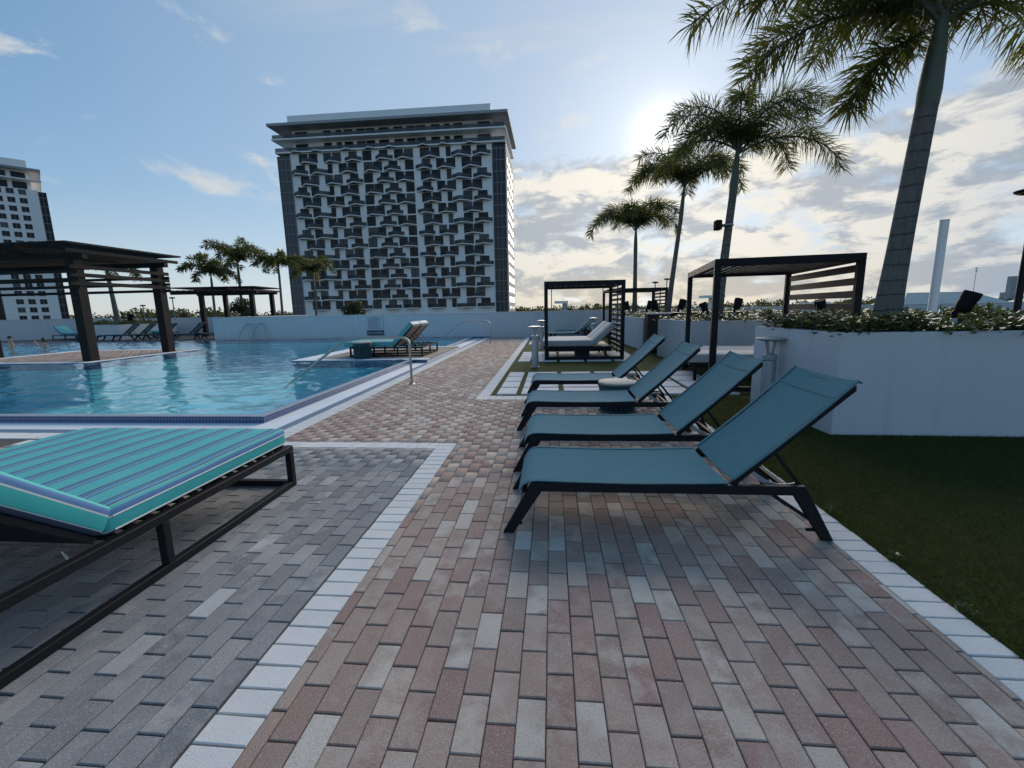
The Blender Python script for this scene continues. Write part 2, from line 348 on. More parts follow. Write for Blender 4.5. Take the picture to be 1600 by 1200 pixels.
def npmesh(name, V, F, smooth=False):
    V = np.asarray(V, np.float32); F = np.asarray(F, np.int32); k = F.shape[1]
    me = bpy.data.meshes.new(name); me.vertices.add(len(V)); me.vertices.foreach_set('co', V.ravel())
    me.loops.add(F.size); me.loops.foreach_set('vertex_index', F.ravel()); me.polygons.add(len(F))
    me.polygons.foreach_set('loop_start', np.arange(0, F.size, k, dtype=np.int32))
    try: me.polygons.foreach_set('loop_total', np.full(len(F), k, np.int32))
    except Exception: pass
    if smooth: me.polygons.foreach_set('use_smooth', np.ones(len(F), bool))
    me.update(calc_edges=True); me.validate(); return me
class MB:
    def __init__(s): s.v = []; s.f = []; s.m = []; s.cm = 0
    def add(s, vs, fs):
        b = len(s.v); s.v += [tuple(v) for v in vs]; s.f += [tuple(b+i for i in f) for f in fs]; s.m += [s.cm]*len(fs); return s
    def box(s, x0, x1, y0, y1, z0, z1):
        return s.add([(x0,y0,z0),(x1,y0,z0),(x1,y1,z0),(x0,y1,z0),(x0,y0,z1),(x1,y0,z1),(x1,y1,z1),(x0,y1,z1)], [(0,3,2,1),(4,5,6,7),(0,1,5,4),(1,2,6,5),(2,3,7,6),(3,0,4,7)])
    def bar(s, a, b, w, h=None, up=(0, 0, 1)):
        h = h or w; a = Vector(a); b = Vector(b); d = (b-a).normalized(); u = Vector(up)
        if abs(d.dot(u)) > 0.98: u = Vector((0, 1, 0))
        x = d.cross(u).normalized(); y = x.cross(d).normalized(); vs = []
        for p in (a, b):
            for i, j in ((-1,-1),(1,-1),(1,1),(-1,1)): vs.append(p + x*(i*w/2) + y*(j*h/2))
        return s.add(vs, [(0,1,2,3),(7,6,5,4),(0,4,5,1),(1,5,6,2),(2,6,7,3),(3,7,4,0)])
    def prism(s, poly, z0, z1):
        n = len(poly); vs = [(x,y,z0) for x,y in poly]+[(x,y,z1) for x,y in poly]
        return s.add(vs, [tuple(reversed(range(n))), tuple(range(n,2*n))]+[(i,(i+1)%n,n+(i+1)%n,n+i) for i in range(n)])
    def lathe(s, prof, n=20, c=(0,0), cap=True):
        vs = []; fs = []
        for r, z in prof:
            for i in range(n): a = 2*math.pi*i/n; vs.append((c[0]+r*math.cos(a), c[1]+r*math.sin(a), z))
        for k in range(len(prof)-1):
            for i in range(n): j = (i+1)%n; fs.append((k*n+i, k*n+j, (k+1)*n+j, (k+1)*n+i))
        if cap: fs.append(tuple(reversed(range(n)))); fs.append(tuple(range((len(prof)-1)*n, len(prof)*n)))
        return s.add(vs, fs)
    def tube(s, pts, rad, n=10):
        P = [Vector(p) for p in pts]; rs = rad if isinstance(rad, (list, tuple)) else [rad]*len(P); vs = []; fs = []
        prev = None
        for i, p in enumerate(P):
            d = (P[min(i+1, len(P)-1)]-P[max(i-1, 0)]).normalized()
            if prev is None:
                u = Vector((0,0,1)) if abs(d.z) < 0.9 else Vector((1,0,0)); x = d.cross(u).normalized()
            else: x = (prev-d*prev.dot(d)).normalized()
            prev = x; y = d.cross(x)
            for k in range(n): a = 2*math.pi*k/n; vs.append(p+(x*math.cos(a)+y*math.sin(a))*rs[i])
        for i in range(len(P)-1):
            for k in range(n): j = (k+1)%n; fs.append((i*n+k, i*n+j, (i+1)*n+j, (i+1)*n+k))
        fs.append(tuple(reversed(range(n)))); fs.append(tuple(range((len(P)-1)*n, len(P)*n)))
        return s.add(vs, fs)
    def mesh(s, name, bevel=0.0, segs=1, smooth=False):
        me = bpy.data.meshes.new(name); me.from_pydata(s.v, [], s.f); me.polygons.foreach_set('material_index', s.m)
        bm = bmesh.new(); bm.from_mesh(me); bmesh.ops.recalc_face_normals(bm, faces=bm.faces[:])
        if bevel:
            es = [e for e in bm.edges if len(e.link_faces) == 2 and e.calc_face_angle(0) > 0.5]
            bmesh.ops.bevel(bm, geom=es, offset=bevel, segments=segs, profile=0.5, affect='EDGES', clamp_overlap=True)
        if smooth:
            for f in bm.faces: f.smooth = True
            for e in bm.edges:
                if len(e.link_faces) == 2 and e.calc_face_angle(0) > 0.7: e.smooth = False
        bm.to_mesh(me); bm.free(); me.update(); return me
    def build(s, name, mat, parent=None, bevel=0.0, segs=1, smooth=False):
        return raw_obj(name, s.mesh(name, bevel, segs, smooth), mat, parent)
def structure(name, mb, mat, **k):
    o = mb.build(name, mat, **k); o['kind'] = 'structure'; return o
def fillet(pts, r, n=6):
    P = [Vector(p) for p in pts]; out = [P[0]]
    for i in range(1, len(P)-1):
        a = (P[i-1]-P[i]).normalized(); b = (P[i+1]-P[i]).normalized(); A = P[i]+a*r; B = P[i]+b*r
        for k in range(n+1): t = k/n; out.append(A*(1-t)**2+P[i]*2*t*(1-t)+B*t*t)
    out.append(P[-1]); return out
def project(p):
    q = Vector(p)-CAM; z = q.dot(_f)
    if z <= 0.05: return None
    return 800+FPX*q.dot(_r2)/z, 600+FPX*q.dot(_d2)/z, z
def inview(p, m=40):
    q = project(p); return q is not None and -m < q[0] < 1600+m and -m < q[1] < 1200+m

# ------------------------------------------------------------------ setting: ground, deck, pool
structure('ground', MB().box(-2600, 2600, -900, 4200, -15.4, -15), 'city_ground')
POOL_R, POOL_N, POOL_F, POOL_L = -2.72, 4.40, 21.55, -34.0     # outer faces of the raised pool edge
ZS = -0.012
deck = MB()
deck.box(-1.93, 26, -8, 21.8, -0.6, ZS).box(-40, -1.93, -8, 3.55, -0.6, ZS).box(-40, 26, 21.8, 40, -0.6, ZS).box(-40, POOL_L, 3.55, 21.8, -0.6, ZS)
deck_o = structure('deck', deck, 'joint')
basin = MB()
basin.box(POOL_L, POOL_R-0.1, POOL_N+0.1, POOL_F, -1.35, -1.2)
basin.box(POOL_L-0.3, POOL_L, POOL_N, POOL_F, -1.35, 0.0)
for i in range(3): basin.box(POOL_R-0.13-0.36*(3-i), POOL_R-0.13-0.36*(2-i), POOL_N+0.16, 11.1, -1.2, -0.80+0.26*i)
for i in range(3): basin.box(POOL_R-0.13-0.36*(3-i), POOL_R-0.13-0.36*(2-i), 15.8, POOL_F, -1.2, -0.80+0.26*i)
structure('pool_floor', basin, 'basin')
nose = MB()
for (a, b) in ((POOL_N+0.17, 11.08), (15.82, POOL_F-0.02)):
    for i in range(3): nose.box(POOL_R-0.13-0.36*(3-i)+0.002, POOL_R-0.13-0.36*(3-i)+0.07, a, b, -0.80+0.26*i, -0.796+0.26*i)
structure('pool_step_edge', nose, 'mosaic_blue')
ISL = [(-18.6, 12.0), (-16.5, 11.25), (-13.2, 11.25), (-13.2, 16.0), (-18.9, 16.0)]
PLAT = (-6.45, -2.32, 11.22, 15.7)
def make_water():
    x = np.arange(POOL_L, POOL_R-0.128+1e-6, 0.055); y = np.arange(POOL_N+0.128, POOL_F+0.05, 0.055); X, Y = np.meshgrid(x, y)
    g = np.random.default_rng(21); Z = np.zeros_like(X)
    for k in range(96):
        lam = 0.17*(1.3/0.17)**g.random(); a = g.normal(0.55, 0.9); ph = g.uniform(0, 6.283); kx, ky = 2*np.pi/lam*np.sin(a), 2*np.pi/lam*np.cos(a)
        Z += 0.0025*lam**0.85*np.sin(kx*X+ky*Y+ph+0.9*np.sin(0.7*X+0.4*Y+k))
    Z *= 0.75+0.25*np.sin(0.35*X+0.2*Y)
    n, m = X.shape; V = np.stack([X, Y, 0.048+Z], -1).reshape(-1, 3); b = (np.arange(n-1)[:, None]*m+np.arange(m-1)[None]).reshape(-1)
    o = raw_obj('pool_water', npmesh('pool_water', V, np.stack([b, b+1, b+m+1, b+m], 1), True), 'water'); o['kind'] = 'structure'
make_water()
edge = MB()
edge.box(POOL_L, POOL_R, POOL_N, POOL_N+0.13, -0.14, 0.070).box(POOL_R-0.13, POOL_R, POOL_N+0.13, PLAT[2], -0.14, 0.070).box(POOL_R-0.13, POOL_R, PLAT[3], POOL_F, -0.14, 0.070)
structure('pool_edge', edge, 'mosaic_blue')
lip = MB()
lip.box(POOL_L, POOL_R-0.004, POOL_N+0.004, POOL_N+0.128, 0.070, 0.078).box(POOL_R-0.128, POOL_R-0.004, POOL_N+0.128, PLAT[2], 0.070, 0.078).box(POOL_R-0.128, POOL_R-0.004, PLAT[3], POOL_F, 0.070, 0.078)
structure('pool_lip', lip, 'lip')
structure('pool_back_edge', MB().box(POOL_L, -1.93, POOL_F, 21.8, -0.14, 0.055), 'mosaic_blue')
structure('pool_shell', MB().box(POOL_L, -1.93, POOL_F+0.002, 21.8, -1.3, -0.142).box(POOL_L, POOL_R-0.002, POOL_N+0.002, POOL_N+0.128, -1.3, -0.142).box(POOL_R-0.128, POOL_R-0.002, POOL_N+0.13, POOL_F, -1.3, -0.142), 'basin')
g = MB()
g.box(POOL_L, -2.32, 3.98, POOL_N, -0.3, -0.020).box(POOL_R, -2.32, POOL_N, PLAT[2], -0.3, -0.020).box(POOL_R, -2.32, PLAT[3], POOL_F, -0.3, -0.020)
structure('pool_gutter', g, 'gutter_white')
g = MB()
g.box(POOL_L, -2.17, 3.81, 3.98, -0.3, -0.004).box(-2.32, -2.17, 3.98, 21.55, -0.3, -0.004)
structure('pool_border', g, 'slate_stripe')

# pavements of single bricks ------------------------------------------------
def brick_mesh(name, lx, ly, mat):
    c = 0.0034; x, y = lx/2, ly/2
    v = [(-x+c,-y+c,0),(x-c,-y+c,0),(x-c,y-c,0),(-x+c,y-c,0),(-x,-y,-c),(x,-y,-c),(x,y,-c),(-x,y,-c),(-x,-y,-0.03),(x,-y,-0.03),(x,y,-0.03),(-x,y,-0.03)]
    f = [(0,1,2,3),(4,5,1,0),(5,6,2,1),(6,7,3,2),(7,4,0,3),(8,9,5,4),(9,10,6,5),(10,11,7,6),(11,8,4,7)]
    me = bpy.data.meshes.new(name); me.from_pydata(v, [], f); me.materials.append(MAT[mat]); return me
BV = np.array([(-1,-1,0,1),(1,-1,0,1),(1,1,0,1),(-1,1,0,1),(-1,-1,-1,0),(1,-1,-1,0),(1,1,-1,0),(-1,1,-1,0),(-1,-1,-6,0),(1,-1,-6,0),(1,1,-6,0),(-1,1,-6,0)], float)
BF = np.array([(0,1,2,3),(4,5,1,0),(5,6,2,1),(6,7,3,2),(7,4,0,3),(8,9,5,4),(9,10,6,5),(10,11,7,6),(11,8,4,7)])
def paving(name, cells, color, limit=300, base_z=0.0, piece='brick'):
    """cells: (cx, cy, lx, ly). The nearest in view become single pieces, the rest one joined part."""
    root = empty(name); root['kind'] = 'structure'
    def size(c):
        q = project((c[0], c[1], 0))
        if q is None or not (-60 < q[0] < 1660 and -60 < q[1] < 1290): return -1
        return c[2]*c[3]/q[2]**3
    order = sorted(cells, key=size, reverse=True); single = [c for c in order[:limit] if size(c) > 0]; rest = order[len(single):]
    cache = {}
    for cx, cy, lx, ly in single:
        key = (round(lx, 3), round(ly, 3))
        if key not in cache: cache[key] = brick_mesh(piece, lx-0.004, ly-0.0075, 'brick_'+color)
        o = bpy.data.objects.new(piece, cache[key]); COL.objects.link(o); o.parent = root
        o.location = (cx+random.uniform(-.0008, .0008), cy+random.uniform(-.0008, .0008), base_z+random.uniform(-0.0022, 0.0012))
        o.rotation_euler = (random.uniform(-.007, .007), random.uniform(-.012, .012), random.uniform(-.006, .006))
    if rest:
        A = np.array(rest); n = len(A); c = 0.0034
        V = np.zeros((n, 12, 3))
        hx, hy = (A[:, 2]-0.004)/2, (A[:, 3]-0.0075)/2
        V[:, :, 0] = A[:, 0:1] + BV[:, 0]*(hx[:, None]-c*BV[:, 3]); V[:, :, 1] = A[:, 1:2] + BV[:, 1]*(hy[:, None]-c*BV[:, 3])
        V[:, :, 2] = base_z + BV[:, 2]*c + rng.uniform(-.0022, .0012, n)[:, None] + BV[:, 0]*rng.uniform(-.0008, .0008, n)[:, None]
        F = (np.arange(n)[:, None, None]*12 + BF[None]).reshape(-1, 4)
        o = raw_obj(piece+'_field', npmesh(piece+'_field', V.reshape(-1, 3), F), 'bricks_'+color, root); o['kind'] = 'stuff'
    return root
PX, PY = 0.1095, 0.118
def column_bond(x0, x1, y0, y1, xe=0.264, ye=0.013):
    """Bricks with their long side along Y, each column shifted by half a brick."""
    out = []; k = math.floor((x0-xe)/PX)
    while xe+k*PX < x1-1e-6:
        a, b = max(x0, xe+k*PX), min(x1, xe+(k+1)*PX)
        if b-a > 0.012:
            s = ye + (k % 2)*PY; j = math.floor((y0-s)/(2*PY))
            while s+j*2*PY < y1-1e-6:
                c, d = max(y0, s+j*2*PY), min(y1, s+(j+1)*2*PY)
                if d-c > 0.02: out.append(((a+b)/2, (c+d)/2, b-a, d-c))
                j += 1
        k += 1
    return out
def row(x0, x1, y0, y1, n, along='y'):
    if along == 'y': h = (y1-y0)/n; return [((x0+x1)/2, y0+h*(i+.5), x1-x0, h) for i in range(n)]
    h = (x1-x0)/n; return [(x0+h*(i+.5), (y0+y1)/2, h, y1-y0) for i in range(n)]
SW = 0.204; YE0, YE1 = 3.30, 3.504; XR = 3.034; YB0, YB1 = 5.90, 6.10
paving('red_paving', column_bond(SW, XR, -2.2, YB0) + column_bond(-1.93, SW, YE1, YB0) + column_bond(-1.93, 0.0, YB0, 21.6), 'red')
paving('grey_paving', column_bond(-5.2, 0.0, -2.2, YE0, 0.0-0.010, 0.004), 'grey')
paving('white_paving_strip', row(0, SW, -2.36, YE1-0.004, 50) , 'white')
paving('white_paving_end', row(-5.2, 0.0, YE0, YE1, 47, 'x'), 'white', 60)
paving('white_turf_border', row(XR, XR+SW, -1.78, YB0, 65), 'white')
paving('white_turf_end', row(0, XR+SW, YB0, YB1+0.1, 29, 'x'), 'white')
paving('white_turf_side', row(0, SW, YB1+0.1, 21.6, 131), 'white', 120)
paving('pool_coping', row(-2.17, -1.93, 3.55, 21.6, 160) + row(-8.0, -2.17, 3.55, 3.81, 52, 'x'), 'white', 160)
structure('pool_coping_far', MB().box(POOL_L, -8.0, 3.55, 3.81, -0.3, -0.002), 'pad')

# turf and stepping pads
TZ = -0.004
t = MB(); t.box(XR+SW+0.004, 26, -8, YB1+0.1, -0.05, TZ).box(SW+0.004, 26, YB1+0.104, 21.6, -0.05, TZ)
turf = structure('turf', t, 'turf')
def pads(x0, cols, y0, rows, wx=0.66, wy=0.60, gx=0.09, gy=0.075, first=0.34):
    for j in range(rows):
        x = x0
        for i in range(cols):
            w = first if i == 0 else wx
            m = MB().box(-w/2, w/2, -wy/2, wy/2, -0.05, 0.022)
            o = m.build('paver', 'pad', turf, bevel=0.012)
            o.location = (x+w/2, y0+wy/2+j*(wy+gy), 0.0); o.rotation_euler = (0, 0, random.uniform(-.008, .008)); x += w+gx
pads(0.31, 6, 6.27, 4); pads(0.33, 5, 11.0, 4); pads(0.33, 4, 16.75, 3)
def blades(n, sampler, h0, h1, w):
    P = sampler(n); n = len(P); a = rng.uniform(0, 2*np.pi, n); h = rng.uniform(h0, h1, n); l = rng.uniform(0.2, 0.9, n)*h; b = rng.uniform(0, 2*np.pi, n)
    V = np.zeros((n, 3, 3)); dx = np.stack([np.cos(a), np.sin(a), 0*a], 1)*w/2
    V[:, 0] = P-dx; V[:, 1] = P+dx; V[:, 2] = P+np.stack([np.cos(b)*l, np.sin(b)*l, h], 1)
    return V.reshape(-1, 3), np.arange(n*3).reshape(-1, 3)
def near_turf(n):
    x = 3.228+rng.random(n)**1.2*3.6; y = rng.uniform(-0.6, 6.1, n); k = ~((x > 4.40) & (y > 3.9))
    return np.stack([x, y, np.full(n, TZ)], 1)[k]
V, F = blades(190000, near_turf, 0.012, 0.030, 0.0035)
tag(raw_obj('turf_blades', npmesh('turf_blades', V, F), 'turf_blade'), 'short dark green turf blades beside the white border', 'turf', kind='stuff')

# platform in the pool for the double lounger, island for the pergola
def slab(name, poly, top=0.0):
    root = structure(name, MB().prism(poly, -0.16, top-0.010), 'mosaic_blue'); MB().prism(poly, -1.25, -0.162).build('footing', 'basin', root); return root
x0, x1, y0, y1 = PLAT
plat = slab('pool_platform', [(x0, y0), (x1-0.002, y0), (x1-0.002, y1), (x0, y1)], 0.075)
q = MB().box(x0-0.015, x1-0.004, y0-0.012, y0+0.28, 0.066, 0.078).box(x0-0.015, x0+0.55, y0+0.28, y1, 0.066, 0.078).box(x0+0.55, x1-0.004, y1-0.2, y1, 0.066, 0.078); q.build('rim', 'gutter_white', plat)
cells = []
for i in range(9):
    for j in range(10): cells.append((x0+0.55+(i+.5)*0.396, y0+0.28+(j+.5)*0.40, 0.396, 0.40))
pf = paving('platform_paving', cells, 'beige', 100, 0.080, 'tile')
isl = slab('pool_island', ISL, 0.075)
q = MB().prism([(x*1.0, y) for x, y in [(-18.62, 11.98), (-16.52, 11.23), (-13.18, 11.23), (-13.18, 16.02), (-18.92, 16.02)]], 0.066, 0.076); q.build('rim', 'gutter_white', isl)
cells = [c for c in column_bond(-18.3, -13.45, 11.5, 15.75) if c[0] > -18.2+max(0, (12.2-c[1])*2.6)]
paving('island_paving', cells, 'red', 10, 0.082)

# ------------------------------------------------------------------ walls
def wall(name, a, b, h, th, label, z0=-0.3, side=1):
    a = Vector(a); b = Vector(b); d = (b-a).normalized(); nrm = Vector((-d.y, d.x))*th*side
    poly = [tuple(a), tuple(b), tuple(b+nrm), tuple(a+nrm)]
    r = empty(name, (0, 0, 0), 0, label, 'wall')
    MB().prism(poly, z0, h).build('wall_body', 'stucco_white', r)
    e = d*0.0; o2 = Vector((-d.y, d.x))*0.02*side
    MB().prism([tuple(a-o2), tuple(b-o2), tuple(b+nrm+o2), tuple(a+nrm+o2)], h+0.002, h+0.035).build('coping', 'stucco_white', r)
    return r
wall('parapet_wall', (-17.4, 21.82), (26, 21.72), 1.27, 0.25, 'long white parapet wall behind the pool carrying the rules sign')
wall('parapet_wall', (-17.39, 22.08), (-17.39, 31.5), 1.26, 0.2, 'short white return wall at the pool corner beside the far pergola')
wall('parapet_wall', (-40, 23.4), (-30.6, 28.4), 1.36, 0.25, 'slanting white boundary wall at the far left behind the swimmers')
wall('parapet_wall', (-30.6, 28.42), (-17.6, 31.6), 1.25, 0.25, 'distant white boundary wall behind the far left loungers')
wall('parapet_wall', (26, 21.6), (26, -6), 1.27, 0.25, 'white parapet wall along the far right edge of the deck', side=-1)

# ------------------------------------------------------------------ far city: towers
def make_tower():
    r = empty('apartment_tower', (-44.7, 130, 0), 0, 'large apartment tower with rows of pointed white balconies behind the pool wall', 'building')
    LX = lambda x: x+44.7
    L0, L1 = LX(-74.4), LX(-15.0); GB = -15.0
    MB().box(L0, L1, 0.35, 24, GB, 47.0).build('wall', 'tower_white', r)
    # glazed corners
    for (a, b) in ((LX(-78.2), L0), (L1, LX(-11.4))):
        m = MB(); m.box(a, b, 0.2, 24, GB, 46.4); m.build('curtain_wall', 'window_glass', r)
        m = MB()
        for k in range(21): m.box(a-0.03, b+0.03, 0.08, 0.3, GB+3*k+0.4, GB+3*k+0.58)
        for k in range(4): x = a+(b-a)*k/3; m.box(x-0.06, x+0.06, 0.05, 0.28, GB, 46.4)
        m.build('mullion', 'tower_grey', r)
    m = MB().box(LX(-11.4), LX(-11.2), 0.6, 24, GB, 47); m.build('side_wall', 'tower_soffit', r)  # same white tower, but darker grey here paints in dimmer light on this side
    wmesh = MB().box(0, 0.12, -1.0, 1.0, 0, 1.7).mesh('window'); wmesh.materials.append(MAT['window_glass'])
    for k in range(15):
        for y in (4, 9, 14, 19):
            o = raw_obj('window', wmesh, None, r); o.location = (LX(-11.24), y, 44.2-3*k-1.9)
    # penthouse, slabs, canopy, parapet
    MB().box(L0+0.6, L1-0.1, 1.6, 22, 47.0, 53.6).build('penthouse_wall', 'tower_white', r)
    MB().box(LX(-78.4), LX(-11.2), -0.5, 24.4, 47.0, 47.35).build('terrace_slab', 'tower_white', r)
    MB().box(LX(-78.6), LX(-10.9), -1.4, 25, 50.25, 50.6).build('terrace_slab', 'tower_white', r)
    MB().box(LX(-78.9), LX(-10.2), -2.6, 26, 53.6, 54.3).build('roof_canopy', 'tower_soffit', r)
    MB().box(LX(-74.2), LX(-15.2), 0.4, 22, 54.3, 57.2).build('parapet', 'tower_white', r)
    MB().box(LX(-58.2), LX(-58.1), 6, 6.1, 57.2, 59.5).build('antenna', 'tower_grey', r)
    for z in (47.35, 50.6):
        MB().box(LX(-78.3), LX(-11.3), -0.42 if z < 48 else -1.3, -0.38 if z < 48 else -1.26, z, z+1.05).build('terrace_railing', 'rail_glass', r)
    PEN = [(-72.8,-69.3),(-64.2,-62.1),(-60.4,-59.0),(-58.0,-55.6),(-54.3,-51.9),(-51.5,-49.1),(-47.7,-44.9),(-43.2,-40.8),(-39.5,-37.1),(-36.7,-34.1),(-32.4,-30.0),(-28.6,-27.2),(-25.9,-23.5),(-19.1,-15.6)]
    WA = [(-71.6,-69.1),(-68.6,-66.2),(-64.2,-62.0),(-61.5,-59.1),(-56.6,-54.3),(-52.5,-50.0),(-47.5,-45.2),(-43.1,-40.7),(-40.2,-37.8),(-35.6,-33.0),(-32.5,-30.1),(-28.1,-26.9),(-23.6,-21.1),(-19.3,-16.7)]
    WB = [(-72.7,-70.2),(-68.7,-66.5),(-63.1,-61.9),(-59.8,-57.5),(-57.0,-54.5),(-52.3,-49.8),(-49.5,-47.1),(-44.9,-42.5),(-40.1,-37.8),(-35.2,-32.9),(-31.0,-28.8),(-28.1,-25.7),(-23.7,-21.2),(-20.8,-18.2)]
    BA = [(-71.5,-66.3),(-64.3,-59.0),(-58.1,-52.7),(-48.9,-43.5),(-43.0,-37.8),(-35.5,-30.3),(-26.8,-21.1),(-20.7,-15.3)]
    BB = [(-74.3,-69.2),(-68.7,-63.1),(-59.9,-54.5),(-52.4,-47.1),(-46.6,-41.4),(-37.3,-32.2),(-31.0,-25.8),(-23.6,-18.4)]
    wc = {}
    def win(a, b, z, h, y):
        w = round(b-a, 1)
        if (w, h) not in wc:
            m = MB(); m.box(0, w, 0, 0.1, 0, h); m.cm = 1
            m.box(-0.06, 0.03, -0.06, 0.05, -0.05, h+0.05).box(w-0.03, w+0.06, -0.06, 0.05, -0.05, h+0.05).box(0.03, w-0.03, -0.06, 0.05, h-0.04, h+0.05).box(0.03, w-0.03, -0.06, 0.05, -0.05, 0.04)
            if w > 1.5: m.box(w/2-0.05, w/2+0.05, -0.06, 0.05, 0.04, h-0.04)
            me = m.mesh('window'); me.materials.append(MAT['window_glass']); me.materials.append(MAT['black_plastic']); wc[(w, h)] = me
        o = raw_obj('window', wc[(w, h)], None, r); o.location = (LX(a), y, z)
    for a, b in PEN:
        win(a, b, 47.4, 2.4, 1.5); win(a, b, 50.65, 2.4, 1.5)
    bc = {}
    def balcony(a, b, z, ap):
        w = round(b-a, 1); key = (w, round(ap, 1))
        if key not in bc:
            P = [(0, 0.33), (w*ap, -1.75), (w, 0.33)]
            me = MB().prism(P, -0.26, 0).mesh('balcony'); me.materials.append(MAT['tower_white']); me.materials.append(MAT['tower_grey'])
            for p_ in me.polygons: p_.material_index = 1 if p_.normal.z < -0.5 else 0  # undersides get a darker grey: their shade is put into the colour
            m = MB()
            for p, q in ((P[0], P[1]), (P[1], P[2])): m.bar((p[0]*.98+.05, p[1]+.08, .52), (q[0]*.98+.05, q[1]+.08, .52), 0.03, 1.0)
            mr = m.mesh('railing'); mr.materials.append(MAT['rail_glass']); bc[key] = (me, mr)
        o = raw_obj('balcony', bc[key][0], None, r); o.location = (LX(a), 0, z)
        q = raw_obj('railing', bc[key][1], None, o)
    for k in range(15):
        z = 44.2-3*k
        A = k % 2 == 0
        for i, (a, b) in enumerate(BA if A else BB):
            if z > 1.0: balcony(a, b, z, (0.42, 0.5, 0.58)[(i+k//2) % 3 if False else i % 3])
        for a, b in (WA if A else WB): win(a, b, z+0.02, 2.45, 0.27)
    for i, (a, b) in enumerate(BB):
        o = raw_obj('canopy', bc[(round(b-a, 1), round((0.42, 0.5, 0.58)[i % 3], 1))][0], None, r); o.location = (LX(a), 0, 47.25)
make_tower()
def make_left_tower():
    az, D = R(-51.5), 244.0
    loc = (CAM.x+math.sin(az)*D, CAM.y+math.cos(az)*D, 0)
    r = empty('apartment_tower', loc, -az, 'white apartment tower with small square windows at the far left edge', 'building')
    MB().box(-30, 4.8, 0, 22, -15, 47.6).build('wall', 'tower_white', r)
    MB().box(4.8, 7.0, 0.25, 22, -15, 47.2).build('curtain_wall', 'window_glass', r)
    m = MB()
    for k in range(21): m.box(4.8, 7.05, 0.1, 0.3, -15+3*k, -14.8+3*k)
    for x in (4.9, 5.9, 6.95): m.box(x-0.05, x+0.05, 0.08, 0.3, -15, 47.2)
    m.build('mullion', 'tower_grey', r)
    MB().box(-14.5, -9.4, -0.12, 0, -15, 24).build('curtain_wall', 'window_glass', r)
    MB().box(-30, 3.4, 1.5, 20, 47.6, 54).build('penthouse_wall', 'tower_white', r)
    MB().box(-30, 6.2, -1.6, 22, 50.6, 51.0).build('terrace_slab', 'tower_white', r)
    MB().box(-30, 6.4, -2.4, 23, 54, 54.6).build('roof_canopy', 'tower_soffit', r)
    MB().box(-30, 3.2, 0.4, 20, 54.6, 57.6).build('parapet', 'tower_white', r)
    for x in (-6, -1.2): MB().box(x, x+3.6, 1.4, 1.55, 47.7, 50.2).build('window', 'window_glass', r); MB().box(x, x+3.6, 1.4, 1.55, 51.1, 53.5).build('window', 'window_glass', r)
    m = MB(); m.box(0, 1.9, -0.03, 0.05, 0, 1.75); m.cm = 1; m.box(0.9, 1.0, -0.07, -0.02, 0, 1.75).box(-0.07, 1.97, -0.07, 0.05, -0.1, 0)
    me = m.mesh('window'); me.materials.append(MAT['window_glass']); me.materials.append(MAT['tower_grey'])
    for k in range(17):
        for x in (-9.0, -6.1, -3.1, -0.1):
            if x == -9.0 and k > 6: continue
            o = raw_obj('window', me, None, r); o.location = (x, 0, 45.6-3*k)
make_left_tower()

# far wood, far low buildings, masts
def leaf_cloud(centers, radii, per, size, squash=1.0):
    C_ = np.repeat(np.asarray(centers, float), per, 0); Rr = np.repeat(np.asarray(radii, float), per); n = len(C_)
    d = rng.normal(size=(n, 3)); d /= np.linalg.norm(d, axis=1)[:, None]; rad = Rr*rng.uniform(0.45, 1.05, n); P = C_+d*rad[:, None]*np.array([1, 1, squash])
    u = rng.normal(size=(n, 3)); u /= np.linalg.norm(u, axis=1)[:, None]; w = np.cross(u, rng.normal(size=(n, 3))); w /= np.linalg.norm(w, axis=1)[:, None]
    s = size*rng.uniform(0.6, 1.3, n)[:, None]
    V = np.stack([P-u*s*.5, P+w*s*.28, P+u*s*.5, P-w*s*.28], 1).reshape(-1, 3); return V, np.arange(n*4).reshape(-1, 4)
cs, rs = [], []
for i in range(420):
    a = R(random.uniform(-58, 56)); d = random.uniform(240, 420)
    top = random.uniform(0.2, 3.6)*d/300 + (2.6 if -46 < math.degrees(a) < -38 else 0)
    for k in range(5): rr = random.uniform(2.6, 4.6); cs.append((math.sin(a)*d+random.uniform(-7, 7), math.cos(a)*d+random.uniform(-4, 4), top-rr-random.uniform(0, 3.0)*k)); rs.append(rr)
V, F = leaf_cloud(cs, rs, 46, 1.7)
tag(raw_obj('far_wood', npmesh('far_wood', V, F), 'wood_leaf'), 'dark line of distant trees along the horizon', 'woodland', kind='stuff')
def far_house(x, y, w, d, z, h, label, roof=True):
    r = empty('low_building', (x, y, -15), 0, label, 'building')
    MB().box(-w/2, w/2, -d/2, d/2, 0, z+15).build('wall', 'far_grey', r)
    e = 1.2; zz = z+15
    MB().add([(-w/2-e, -d/2-e, zz), (w/2+e, -d/2-e, zz), (w/2+e, d/2+e, zz), (-w/2-e, d/2+e, zz), (-w/4, 0, zz+h), (w/4, 0, zz+h)], [(0,1,5,4), (1,2,5), (2,3,4,5), (3,0,4), (3,2,1,0)]).build('roof', 'roof_teal', r)
far_house(88, 108, 26, 16, -1.5, 4.6, 'low building with pale teal hip roof behind the white pole')
far_house(118, 104, 40, 18, -1.2, 3.6, 'long low building with pale teal roof near the right lamp post')
far_house(64, 112, 14, 12, -2.4, 3.8, 'small low building with teal roof seen beyond the slatted cabana panel')
r = empty('fuel_canopy', (3.3, 90, -15), 0, 'small white flat canopy building on the horizon behind the open cabana', 'building')
MB().box(-1.4, 1.3, -1, 1, 17.2, 17.7).build('roof', 'tower_white', r); MB().box(0.2, 1.2, -0.9, 0.9, 0, 17.2).build('pillar', 'far_grey', r)
